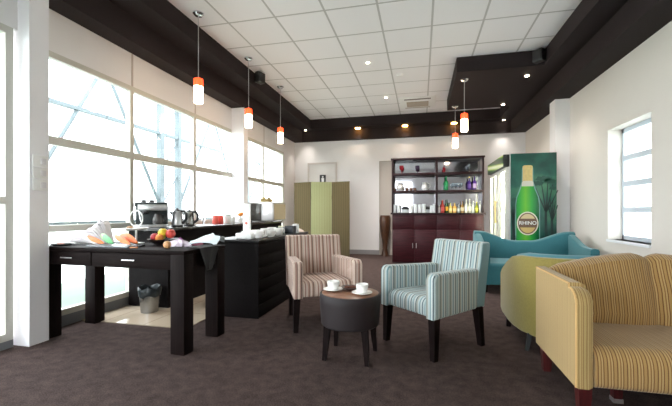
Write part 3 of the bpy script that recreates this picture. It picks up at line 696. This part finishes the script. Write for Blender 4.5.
jar((-2.97, 5.31, KZ), (228, 230, 230), 'small white jar second from red canisters', .10, .045)
fl = thing('flower_pot', 'small white pot with orange flower by the pillar', 'flower', (-2.85, 5.36, KZ))
obj('pot', MB().lathe([(.004, 0), (.03, 0), (.042, .07), (.036, .07), (.004, .06)], 18), M['white'], fl)
obj('stem', MB().cyl((0, 0, .05), (0, 0, .12), .004), plain('green_stem', (80, 120, 60), .6), fl)
obj('flower', MB().ball((0, 0, .135), (.045, .04, .028)).ball((.03, -.01, .15), (.03, .03, .02)), plain('orange_petals', (236, 140, 40), .6), fl)
mw = thing('microwave', 'silver microwave with dark door near the folding screen', 'microwave', (-2.80, 6.30, KZ))
obj('casing', MB().box(-.25, .25, -.3, .3, .012, .355, .008), M['steel'], mw)
obj('door', MB().box(-.24, .02, -.312, -.298, .02, .325, .004), plain('dark_oven_glass', (92, 92, 90), .12, .3), mw)
obj('control_panel', MB().box(.03, .24, -.312, -.298, .02, .325, .004), plain('silver_panel', (214, 214, 216), .3, .4), mw)
obj('side_reflection', MB().box(.248, .256, -.27, .27, .04, .32), stripes('reflection_bars', 'Y', .05, [(0, (190, 176, 140)), (.7, (140, 128, 100))]), mw)  # gridded reflection on the microwave side, painted as stripes
for x in (-.2, .2):
    for y in (-.25, .25): obj('foot', MB().cyl((x, y, 0), (x, y, .014), .015, seg=10), M['black'], mw)
bk = thing('basket', 'small wicker basket of packets on top of microwave', 'basket', (-2.82, 6.30, KZ+.356))
obj('weave', MB().lathe([(.004, 0), (.10, 0), (.13, .06), (.122, .06), (.09, .012), (.004, .01)], 24), plain('wicker', (180, 160, 104), .8, bump=.6, nscale=60), bk)
for k, (x, y) in enumerate(((-.04, 0), (.04, .02))):
    obj('packet', MB().box(x-.03, x+.03, y-.012, y+.012, .012, .095, .004), plain('packet_paper', ((200, 180, 110), (150, 150, 110))[k], .6), bk)

# ------------------------------------------------------------------ bar counter
BZ = .775
br = thing('bar_counter', 'black plank fronted bar counter behind the pink armchair', 'counter', (-1.80, 4.07, 0))
pl = MB()
obj('carcass', MB().box(-.235, .235, -.775, .775, 0, BZ-.03), M['counter'], br, smooth=False)
for k in range(6):
    z = .01+.122*k
    pl.box(.234, .248, -.785, .785, z, z+.114, .003)
obj('plank_front', pl, M['counter'], br)
obj('plank_end', MB().box(-.245, .248, -.788, -.774, 0, BZ-.03, .003), M['counter'], br)
obj('worktop', MB().box(-.255, .258, -.80, .79, BZ-.03, BZ, .004), plain('black_bar_top', (22, 20, 21), .35, spec=.25), br)
st = thing('display_stand', 'white upright display stand on square base on the bar', 'stand', (-1.745, 3.42, BZ), R(-8))
obj('base', MB().box(-.095, .095, -.07, .07, 0, .06, .012), M['whitep'], st)
obj('panel', MB().box(-.042, .042, -.012, .012, .055, .36, .006), M['whitep'], st)
obj('emblem', MB().cyl((0, -.0125, .16), (0, -.0145, .16), .014, seg=16), plain('red_spot', (216, 110, 90), .5), st)
for k, (x, y, h, lab) in enumerate([(-1.62, 3.44, .05, 'white cup on the bar just right of the display stand'), (-1.70, 3.62, .05, 'white cup on the bar, second right of the display stand'),
        (-1.61, 3.72, .05, 'white cup at the bar edge, third right of the display stand'), (-1.74, 3.86, .06, 'white cup on the bar in the middle of the row'),
        (-1.62, 3.98, .06, 'white cup at bar edge before the dark box'), (-1.78, 4.14, .06, 'white cup at far end of the bar row')]):
    c = thing('tea_cup', lab, 'cup', (x, y, BZ), R(40*k), 'white cups on the bar')
    h *= 1.1; obj('bowl', MB().lathe([(.004, 0), (.03, 0), (.036, .005), (.05, h*.6), (.055, h+.02), (.051, h+.02), (.044, h*.6), (.004, .012)], 20), M['white'], c)
    obj('handle', MB().tube([(.05, 0, h), (.072, 0, h), (.074, 0, h*.55), (.046, 0, h*.4)], .005), M['white'], c)
for k in range(2):
    x, y = ((-1.86, 3.68), (-1.90, 3.98))[k]
    s_ = MB()
    for q in range(6): s_.lathe([(.004, .009*q), (.05, .009*q), (.075, .012+.009*q), (.073, .016+.009*q), (.05, .006+.009*q), (.004, .006+.009*q)], 22)
    tag(obj('saucer_stack', s_, M['white'], loc=(x, y, BZ)), ['stack of white saucers behind the nearer bar cups', 'stack of white saucers behind the farther bar cups'][k], 'saucers', 'saucer stacks on the bar')
hb = thing('sugar_jar', 'clear glass jar with pale sachets on the bar', 'jar', (-1.72, 4.27, BZ))
obj('glass', MB().lathe([(.004, 0), (.045, 0), (.05, .08), (.046, .085), (.04, .01), (.004, .008)], 20), glassy('jar_glass', (225, 235, 240)), hb)
obj('sachets', MB().box(-.025, .025, -.02, .02, .01, .10, .004), plain('sachet_paper', (200, 196, 170), .7), hb)
tag(obj('menu_box', MB().box(-.06, .06, -.05, .05, 0, .10, .006), plain('slate_box', (56, 60, 66), .5), loc=(-1.63, 4.38, BZ)), 'dark slate box standing on the bar by the armchair', 'box')
jar((-1.62, 4.56, BZ), (228, 234, 238), 'tall white jar on the bar behind the pink armchair', .12, .042, group='jars on the bar')
tag(crumple('tea_towel', .14, .12, .06, .08, plain('pale_towel', (206, 190, 180), .9), (-1.70, 4.72, BZ), 0, 9), 'crumpled pale towel at the far end of the bar', 'towel')

# ------------------------------------------------------------------ folding screen, sign, vase
fs = thing('folding_screen', 'olive green three panel folding screen before back wall', 'screen', (-2.28, 8.2, 0))
pts = [(-.70, .08), (-.232, -.08), (.235, .08), (.69, -.06)]
for k in range(3):
    (xa, ya), (xb, yb) = pts[k], pts[k+1]
    ln = math.hypot(xb-xa, yb-ya); an = math.atan2(yb-ya, xb-xa)
    o = obj('panel', MB().box(.004, ln-.004, -.012, .012, .01, 1.755, .004), M['scr2' if k == 1 else 'scr1'], fs, loc=(xa, ya, 0), rotz=an)
    if k == 1: o['label'] = 'middle panel coloured as lit from the window'
for (x, y) in pts[1:3]: obj('hinge', MB().cyl((x, y+.0, .3), (x, y, .38), .012, seg=8).cyl((x, y, 1.35), (x, y, 1.43), .012, seg=8), plain('olive_hinge', (84, 76, 52), .5), fs)
sg = thing('restroom_sign', 'small black restroom sign with white figure on door', 'sign', (-2.437, 8.905, 1.86))
obj('plate', MB().box(-.08, .08, -.006, .006, -.13, .135, .003), M['black'], sg)
obj('figure', MB().cyl((0, -.0055, .085), (0, -.0085, .085), .022, seg=16).prism([(-.035, .055), (.035, .055), (.03, -.02), (.02, -.10), (-.02, -.10), (-.03, -.02)], 'xz', -.0085, -.0055), M['whitep'], sg)
vs = thing('floor_vase', 'tall slim brown floor vase left of the drinks cabinet', 'vase', (-.835, 8.68, 0))
obj('body', MB().lathe([(.004, 0), (.09, 0), (.08, .06), (.062, .18), (.08, .4), (.12, .65), (.134, .82), (.128, .92), (.112, .97), (.096, .97), (.105, .9), (.07, .7), (.004, .6)], 28), M['vase'], vs)

# ------------------------------------------------------------------ drinks cabinet
dc = thing('drinks_cabinet', 'mahogany drinks cabinet with mirror backed shelves', 'cabinet', (.308, 7.5, 0))
HW, CZ, CT = .905, 1.035, 2.165
obj('carcass', MB().box(-HW+.02, HW-.02, .03, .44, .02, CZ-.03), M['mahog'], dc, smooth=False)
obj('worktop', MB().box(-HW-.01, HW+.01, -.015, .45, CZ-.035, CZ, .004), M['mahogd'], dc)
dw = (2*HW-.06)/4
for k in range(4):
    x0 = -HW+.03+dw*k
    for z0_, z1_, nm in ((.03, .69, 'door'), (.70, .985, 'drawer')):
        d = obj(nm, MB().box(x0+.004, x0+dw-.004, .008, .03, z0_, z1_, .004).box(x0+.05, x0+dw-.05, .004, .01, z0_+.05, z1_-.05, .003), M['mahog'], dc)
        if nm == 'door': obj('handle', MB().cyl((x0+dw-.035 if k % 2 == 0 else x0+.035, -.004, .32), (x0+dw-.035 if k % 2 == 0 else x0+.035, -.004, .42), .007, seg=8), M['steel'], d)
obj('mirror_back', MB().box(-HW+.03, HW-.03, .40, .41, CZ, CT-.03), M['mirror'], dc, smooth=False)
obj('back_panel', MB().box(-HW+.015, HW-.015, .411, .43, CZ, CT-.01), M['mahogd'], dc, smooth=False)
for x0, x1 in ((-HW+.0, -HW+.035), (-.02, .025), (HW-.035, HW)):
    obj('upright', MB().box(x0, x1, .12, .41, CZ, CT-.03), M['mahogd'], dc, smooth=False)
obj('cornice', MB().box(-HW-.015, HW+.015, .10, .43, CT-.035, CT, .004), M['mahogd'], dc)
S1, S2 = 1.855, 1.495
for z in (S1, S2):
    for x0, x1 in ((-HW+.035, -.02), (.025, HW-.035)):
        obj('shelf', MB().box(x0, x1, .125, .40, z-.05, z, .003), M['mahogd'], dc)
CY = 7.5
def bottle(loc, h, r, rgb, label, group, cap=(40, 36, 36), lab=None, neck=.35, glass=True):
    b = thing('bottle', label, 'bottle', loc, 0, group)
    nb = h*(1-neck)
    obj('glass', MB().lathe([(.004, 0), (r*.95, 0), (r, .006), (r, nb*.85), (r*.75, nb), (r*.36, nb+h*.08), (r*.32, h*.93), (.004, h*.93)], 14), plain('bottle_glass', rgb, .1, coat=.3), b)
    obj('cap', MB().lathe([(.004, h*.92), (r*.37, h*.92), (r*.37, h), (.004, h)], 12), plain('bottle_cap', cap, .35), b)
    if lab: obj('paper_label', MB().lathe([(r*1.0, nb*.22), (r*1.03, nb*.22), (r*1.03, nb*.7), (r*1.0, nb*.7)], 14), plain('bottle_label', lab, .6), b)
def goblet(loc, h, r, mat, label, group):
    g_ = thing('goblet', label, 'glass', loc, 0, group)
    obj('bowl', MB().lathe([(.004, h*.42), (r*.6, h*.46), (r*.95, h*.62), (r, h), (r*.92, h), (r*.85, h*.64), (.004, h*.47)], 18), mat, g_)
    obj('stem', MB().lathe([(.004, 0), (r*.75, 0), (r*.7, .004), (.006, .012), (.006, h*.42), (.004, h*.43)], 16), mat, g_)
def tumbler(loc, h, r, mat, label, group):
    o = obj('drinking_glass', MB().lathe([(.004, 0), (r*.8, 0), (r, h), (r*.93, h), (r*.74, .008), (.004, .008)], 16), mat, loc=loc)
    tag(o, label, 'glass', group)
CG = glassy('clear_glass', (236, 242, 246), 2.0)
FG = plain('frosted_glass', (222, 228, 232), .2)
y = CY+.24
goblet((-.40, y, S1), .17, .045, plain('red_glass', (170, 28, 44), .15), 'red goblet alone on upper left cabinet shelf', 'coloured goblets on upper shelf')
goblet((-.075, y, S1), .16, .045, plain('purple_glass', (70, 44, 86), .15), 'dark purple goblet on upper left cabinet shelf', 'coloured goblets on upper shelf')
bottle((.46, y, S1), .15, .028, (150, 24, 40), 'small dark red bottle on upper right cabinet shelf', 'bottles on the upper shelf', (120, 20, 30))
goblet((.96, y, S1), .16, .04, CG, 'clear stemmed glass on upper right cabinet shelf', 'clear glasses on upper shelf')
def jug(loc, label):
    j = thing('glass_jug', label, 'jug', loc, 0, 'white patterned jugs on middle shelf')
    obj('body', MB().lathe([(.004, 0), (.05, 0), (.075, .05), (.07, .10), (.045, .14), (.055, .17), (.05, .17), (.04, .14), (.004, .13)], 20), plain('white_marbled_glass', (226, 226, 228), .2, noise=.3, nscale=25), j)
    obj('handle', MB().tube([(.05, 0, .15), (.10, 0, .14), (.105, 0, .08), (.07, 0, .04)], .008), M['white'], j)
jug((-.43, y, S2), 'white jug on middle left cabinet shelf, outer side')
jug((.08, y, S2), 'white jug on middle left cabinet shelf, beside the divider')
for k, x in enumerate((-.55, -.29, -.21, -.13)):
    tumbler((x, y, S2), .06, .035, plain('amber_glass', (118, 84, 66), .2), ['small brown glass left of outer white jug', 'small brown glass just right of the outer white jug', 'small brown glass in the middle between the white jugs', 'small brown glass nearest the inner white jug'][k], 'small brown glasses on middle shelf')
bottle((.50, y, S2), .29, .045, (28, 158, 92), 'bright green bottle on middle right cabinet shelf', 'bottles on the middle shelf', (28, 150, 90))
for k, x in enumerate((.64, .72, .80)):
    goblet((x, y, S2), .15, .034, CG, ['clear wine glass next to the bright green bottle', 'clear wine glass in the middle of right shelf trio', 'clear wine glass nearest the purple bottles'][k], 'clear wine glasses on middle shelf')
bottle((.95, y, S2), .27, .036, (66, 36, 122), 'dark purple bottle with gold cap, left of the pair', 'bottles on the middle shelf', (206, 180, 96), (96, 60, 150))
bottle((1.05, y, S2), .28, .036, (84, 40, 140), 'purple bottle on middle shelf nearest the cabinet side', 'bottles on the middle shelf', (60, 40, 80), (190, 160, 210))
# lower shelf: glassware left, bottles right
y = CY+.2
x = -.545; lab = ['at the far left', 'second from left', 'third from left', 'fourth from left', 'fifth from left', 'sixth from left', 'seventh from left', 'beside the middle divider']
for k, (x, h, r) in enumerate(((-.545, .17, .04), (-.46, .16, .04), (-.19, .15, .04), (-.11, .18, .042), (-.02, .17, .042), (.06, .18, .04), (.21, .15, .036), (.27, .18, .036))):
    tumbler((x, y, CZ), h, r, FG, 'frosted tall glass on cabinet worktop, ' + lab[k], 'frosted glasses on cabinet worktop')
for k, x in enumerate((-.325, .135)):
    ch = thing('chafing_tray', ['black lidded tray with pale rim between left frosted glasses', 'black lidded tray with pale rim near the divider'][k], 'tray', (x, CY+.27, CZ), 0, 'black trays on cabinet worktop')
    obj('base', MB().box(-.075, .075, -.05, .05, 0, .07, .01), FG, ch)
    obj('lid', MB().lathe([(.004, .068), (.078, .068), (.076, .10), (.05, .125), (.004, .13)], 20), M['black'], ch)
g = 'bottles on the cabinet worktop'
bl = [(.36, .16, .03, (210, 200, 200), 'short pale pink bottle at left end of bottle row', (240, 230, 230), None),
      (.43, .26, .042, (196, 64, 60), 'big red bottle in the cabinet bottle row', (220, 120, 110), (216, 90, 84)),
      (.515, .27, .034, (30, 74, 36), 'dark green bottle with orange label in bottle row', (40, 90, 40), (234, 176, 50)),
      (.585, .21, .036, (222, 200, 110), 'pale yellow bottle right of the dark green bottle', (60, 110, 60), (240, 224, 160)),
      (.665, .20, .044, (226, 176, 90), 'squat honey coloured bottle in the row middle', (190, 160, 90), (240, 206, 140)),
      (.745, .19, .036, (150, 156, 150), 'grey clear bottle right of the honey bottle', (60, 60, 66), (206, 210, 204)),
      (.815, .24, .034, (176, 140, 88), 'tan bottle with amber neck in the row', (120, 80, 30), (226, 212, 176)),
      (.885, .27, .034, (224, 224, 206), 'tall white bottle fourth from the right end of the row', (236, 232, 214), (246, 244, 232)),
      (.955, .28, .034, (206, 206, 190), 'tall cream bottle third from the right end of the row', (240, 236, 220), (246, 242, 226)),
      (1.02, .24, .032, (200, 206, 196), 'slim clear bottle second from the right end of the row', (230, 230, 220), None),
      (1.085, .22, .034, (150, 160, 44), 'olive yellow bottle at the row, last but one', (200, 190, 70), (214, 206, 90)),
      (1.15, .24, .03, (206, 206, 206), 'pale bottle at the far right end of the row', (230, 230, 230), None)]
for x, h, r, c, lb, cp, pl_ in bl: bottle((x, CY+.2+random.uniform(-.012, .012), CZ), h, r*.86, c, lb, g, cp, pl_)

# ------------------------------------------------------------------ drinks fridge with printed side
FX0, FX1, FY0, FY1, FZ = 1.375, 2.045, 6.24, 7.64, 1.975
fr = thing('drinks_fridge', 'tall glass door drinks fridge with green beer bottle picture on its side', 'fridge', (0, 0, 0))
FB = plain('fridge_black', (30, 34, 34), .35); FW = plain('fridge_interior', (240, 240, 232), .5)
obj('cabinet', MB().box(FX0, FX1, FY0+.006, FY0+.05, .04, FZ).box(FX0, FX1, FY1-.05, FY1, .04, FZ).box(FX1-.05, FX1, FY0, FY1, .04, FZ).box(FX0, FX1, FY0, FY1, FZ-.05, FZ).box(FX0, FX1, FY0, FY1, .04, .28), FB, fr, smooth=False)
obj('interior', MB().box(FX1-.06, FX1-.05, FY0+.05, FY1-.05, .28, FZ-.05).box(FX0+.02, FX1-.06, FY0+.05, FY0+.055, .28, FZ-.05).box(FX0+.02, FX1-.06, FY1-.055, FY1-.05, .28, FZ-.05), FW, fr, smooth=False)
for k in range(5): obj('shelf', MB().box(FX0+.05, FX1-.07, FY0+.06, FY1-.06, .50+.27*k, .508+.27*k), M['whitep'], fr, smooth=False)
obj('lamp', MB().box(FX0+.05, FX0+.08, FY0+.08, FY1-.08, FZ-.08, FZ-.055).box(FX0+.03, FX0+.05, FY0+.68, FY0+.72, .3, FZ-.08), plain('fridge_tube', (255, 255, 250), .4, emit=(255, 248, 226), es=18), fr)
ym = (FY0+FY1)/2
for a, b_ in ((FY0+.01, ym-.004), (ym+.004, FY1-.01)):
    d = MB(); w = .05; x0, x1 = FX0-.055, FX0-.005; z0_, z1_ = .28, 1.765
    d.box(x0, x1, a, a+w, z0_, z1_).box(x0, x1, b_-w, b_, z0_, z1_).box(x0, x1, a+w, b_-w, z0_, z0_+w).box(x0, x1, a+w, b_-w, z1_-w, z1_)
    d = obj('door', d, plain('silver_door_frame', (206, 206, 200), .35, .3), fr, smooth=False)
    obj('pane', MB().box(x0+.02, x0+.028, a+w-.01, b_-w+.01, z0_+w-.01, z1_-w+.01), M['glass'], d, smooth=False)
    hy = b_-.025 if a < ym-.3 else a+.025
    obj('handle', MB().cyl((x0-.03, hy, .85), (x0-.03, hy, 1.25), .01).cyl((x0-.03, hy, .88), (x0, hy, .88), .006).cyl((x0-.03, hy, 1.22), (x0, hy, 1.22), .006), plain('brass_handle', (200, 176, 120), .3, .8), d)
hd = obj('header', MB().box(FX0-.09, FX0, FY0+.03, FY1, 1.775, FZ, .012), FB, fr)
def header_mat():
    m, nt, b = new('header_graphic'); tc = nt.nodes.new('ShaderNodeTexCoord'); mp = nt.nodes.new('ShaderNodeMapping'); mp.inputs['Scale'].default_value = (1, .9, 3.2); mp.inputs['Rotation'].default_value = (R(-18), 0, 0)
    nt.links.new(tc.outputs['Object'], mp.inputs[0]); w = nt.nodes.new('ShaderNodeTexWave'); w.bands_direction = 'Z'; w.inputs['Scale'].default_value = .55; w.inputs['Distortion'].default_value = 1.2; w.inputs['Detail'].default_value = 1
    nt.links.new(mp.outputs[0], w.inputs[0]); cr = nt.nodes.new('ShaderNodeValToRGB'); e = cr.color_ramp.elements
    e[0].position = .0; e[0].color = lin((12, 44, 22)); e[1].position = .95; e[1].color = lin((206, 212, 180)); q = e.new(.45); q.color = lin((30, 90, 34)); q = e.new(.7); q.color = lin((150, 170, 50))
    nt.links.new(w.outputs['Fac'], cr.inputs[0]); nt.links.new(cr.outputs[0], b.inputs['Base Color']); nt.links.new(cr.outputs[0], b.inputs['Emission Color']); b.inputs['Emission Strength'].default_value = .08
    b.inputs['Roughness'].default_value = .3; return m
obj('header_picture', MB().box(FX0-.096, FX0-.089, FY0+.045, FY1-.015, 1.785, FZ-.01), header_mat(), hd, smooth=False)
for y in (FY0+.06, FY1-.06):
    for x in (FX0+.05, FX1-.05): obj('foot', MB().cyl((x, y, 0), (x, y, .042), .02, seg=10), M['black'], fr)
# the printed side panel
def art_mat():
    m, nt, b = new('printed_green_scene'); tc = nt.nodes.new('ShaderNodeTexCoord'); sp = nt.nodes.new('ShaderNodeSeparateXYZ'); nt.links.new(tc.outputs['Object'], sp.inputs[0])
    n = nt.nodes.new('ShaderNodeTexNoise'); n.inputs['Scale'].default_value = 3.5; n.inputs['Detail'].default_value = 5; nt.links.new(tc.outputs['Object'], n.inputs['Vector'])
    v = mnode(nt, 'ADD', mnode(nt, 'MULTIPLY', n.outputs['Fac'], .7), mnode(nt, 'MULTIPLY', mnode(nt, 'ABSOLUTE', mnode(nt, 'SUBTRACT', sp.outputs[2], 1.28)), -.35))
    cr = nt.nodes.new('ShaderNodeValToRGB'); e = cr.color_ramp.elements; e[0].position = .1; e[0].color = lin((12, 66, 58)); e[1].position = .5; e[1].color = lin((92, 150, 108)); q = e.new(.25); q.color = lin((26, 90, 76))
    nt.links.new(v, cr.inputs[0]); nt.links.new(cr.outputs[0], b.inputs['Base Color']); b.inputs['Roughness'].default_value = .3; return m
sp_ = obj('side_panel', MB().box(FX0, FX1, FY0-.004, FY0+.006, .04, FZ), art_mat(), fr, smooth=False)
obj('edge_trim', MB().box(FX0-.004, FX0+.01, FY0-.008, FY0+.006, .04, FZ), M['steel'], fr, smooth=False)
yp = FY0-.005
def flat(name, poly, mat, lift, th=.0012): return obj(name, MB().prism(poly, 'xz', yp-lift-th, yp-lift), mat, sp_, smooth=False)
# trees
TD = plain('dark_tree_print', (10, 44, 40), .35)
def tree(cx, z0_, h, w):
    t_ = MB(); yy = yp-.0003
    def limb(p, q, a, b__): 
        dx, dz = q[0]-p[0], q[1]-p[1]; L_ = math.hypot(dx, dz); nx, nz = -dz/L_, dx/L_
        t_.prism([(p[0]+nx*a, p[1]+nz*a), (p[0]-nx*a, p[1]-nz*a), (q[0]-nx*b__, q[1]-nz*b__), (q[0]+nx*b__, q[1]+nz*b__)], 'xz', yy-.001, yy)
    top = z0_+h*.45
    limb((cx, z0_), (cx-.01, top), .022, .016)
    for dx, dz in ((-.42, .40), (-.2, .5), (.05, .5), (.25, .46), (.45, .36)):
        e_ = (cx+w*dx, top+h*dz*.9); mid_ = (cx+w*dx*.45, top+h*dz*.35)
        limb((cx-.008, top-.01), mid_, .012, .009); limb(mid_, e_, .009, .005)
    return t_
obj('printed_tree', tree(1.90, .60, 1.02, .36), TD, sp_, smooth=False)
obj('printed_tree', tree(1.985, .60, .72, .16), TD, sp_, smooth=False)
obj('printed_tree', tree(1.43, .60, .70, .13), TD, sp_, smooth=False)
TC = plain('mid_tree_print', (22, 76, 62), .35)
for cx_, cz_, rx_, rz_ in ((1.78, 1.50, .085, .035), (1.86, 1.57, .11, .04), (1.955, 1.53, .085, .035), (1.99, 1.42, .05, .028), (1.43, 1.25, .05, .03)):
    flat('printed_canopy', [(cx_+rx_*math.cos(a)*(1+.12*math.sin(6*a)), cz_+rz_*math.sin(a)*(1+.25*math.sin(9*a))) for a in [2*PI*i/36 for i in range(36)]], TC, .0002)
# bottle
bx = 1.632
def mir(half): return [(bx+a, z) for a, z in half] + [(bx-a, z) for a, z in reversed(half)]
flat('bottle_halo', mir([(.178, .45), (.178, 1.18), (.165, 1.28), (.115, 1.42), (.085, 1.52), (.08, 1.75)]), plain('pale_green_outline', (112, 156, 150), .3), .0012)
def bottle_mat():
    m, nt, b = new('bottle_green_print'); tc = nt.nodes.new('ShaderNodeTexCoord'); sp2 = nt.nodes.new('ShaderNodeSeparateXYZ'); nt.links.new(tc.outputs['Object'], sp2.inputs[0])
    a = mnode(nt, 'ABSOLUTE', mnode(nt, 'SUBTRACT', sp2.outputs[0], bx-.03)); cr = nt.nodes.new('ShaderNodeValToRGB'); e = cr.color_ramp.elements
    e[0].position = 0; e[0].color = lin((108, 190, 60)); e[1].position = .17; e[1].color = lin((14, 96, 52)); q = e.new(.09); q.color = lin((44, 160, 64))
    nt.links.new(a, cr.inputs[0]); nt.links.new(cr.outputs[0], b.inputs['Base Color']); b.inputs['Roughness'].default_value = .25; return m
flat('bottle_picture', mir([(.165, .45), (.165, 1.17), (.15, 1.28), (.10, 1.41), (.07, 1.52), (.066, 1.74)]), bottle_mat(), .0025)
flat('neck_foil', mir([(.074, 1.50), (.070, 1.62), (.072, 1.77), (.05, 1.785)]), plain('gold_foil_print', (206, 184, 120), .3, noise=.25, nscale=30), .0038)
flat('neck_label', mir([(.085, 1.455), (.08, 1.52), (.06, 1.54)]), plain('silver_neck_print', (206, 204, 190), .4), .005)
def oval(rx, rz, zc, n=40): return [(bx+rx*math.cos(2*PI*i/n), zc+rz*math.sin(2*PI*i/n)) for i in range(n)]
flat('bottle_label', oval(.155, .185, .87), plain('silver_label_print', (224, 222, 206), .4), .0052)
flat('bottle_label', oval(.138, .168, .87), plain('brown_label_print', (112, 84, 62), .4), .0066)
flat('bottle_label', [(bx+.12*math.cos(a), 0.87+.15*math.sin(a)) for a in [R(30+120*i/16) for i in range(17)]], plain('cream_label_print', (214, 196, 150), .4), .008)
flat('bottle_label', [(bx+.12*math.cos(a), 0.87+.15*math.sin(a)) for a in [R(205+130*i/16) for i in range(17)]], plain('gold_label_print', (206, 178, 110), .4), .008)
def text(body, size, loc, mat, parent, name, bold=0.0):
    cu = bpy.data.curves.new(name, 'FONT'); cu.body = body; cu.size = size; cu.align_x = 'CENTER'; cu.align_y = 'CENTER'; cu.extrude = .0008; cu.offset = bold
    o = bpy.data.objects.new(name, cu); COL.objects.link(o); o.rotation_euler = (R(90), R(0), 0); o.location = loc
    bpy.context.view_layer.update(); dg = bpy.context.evaluated_depsgraph_get()
    me = bpy.data.meshes.new_from_object(o.evaluated_get(dg)); me.transform(Matrix.Translation(loc) @ Matrix.Rotation(R(90), 4, 'X'))
    bpy.data.objects.remove(o); me.materials.clear(); me.materials.append(mat)
    n_ = bpy.data.objects.new(name, me); COL.objects.link(n_); n_.parent = parent; return n_
text('RHINO', .08, (bx, yp-.0098, .875), plain('dark_letter_outline', (60, 44, 36), .4), sp_, 'lettering_outline', .006)
text('RHINO', .08, (bx, yp-.0112, .875), plain('white_letters', (244, 242, 236), .4), sp_, 'lettering', .001)

# ------------------------------------------------------------------ light, camera
w = bpy.data.worlds.new('overcast'); sc.world = w; w.use_nodes = True
bg = w.node_tree.nodes['Background']; bg.inputs[0].default_value = (.945, .938, 1.0, 1); bg.inputs[1].default_value = 2.05
cam = bpy.data.cameras.new('camera'); co = bpy.data.objects.new('camera', cam); COL.objects.link(co); sc.camera = co
cam.sensor_width = 36; cam.sensor_fit = 'HORIZONTAL'; cam.lens = 362/672*36; cam.shift_y = 9/672
co.location = (0, 0, 1.05); co.rotation_euler = (R(90), 0, math.atan(85/362)); cam.clip_start = .05
vs_ = sc.view_settings; sc.display_settings.display_device = 'sRGB'; vs_.view_transform = 'Standard'; vs_.look = 'None'; vs_.gamma = 1; vs_.use_curve_mapping = False
vs_.exposure = 2.12
sc.cycles.max_bounces = 10; sc.cycles.diffuse_bounces = 6; sc.cycles.transparent_max_bounces = 12; sc.cycles.sample_clamp_indirect = 8
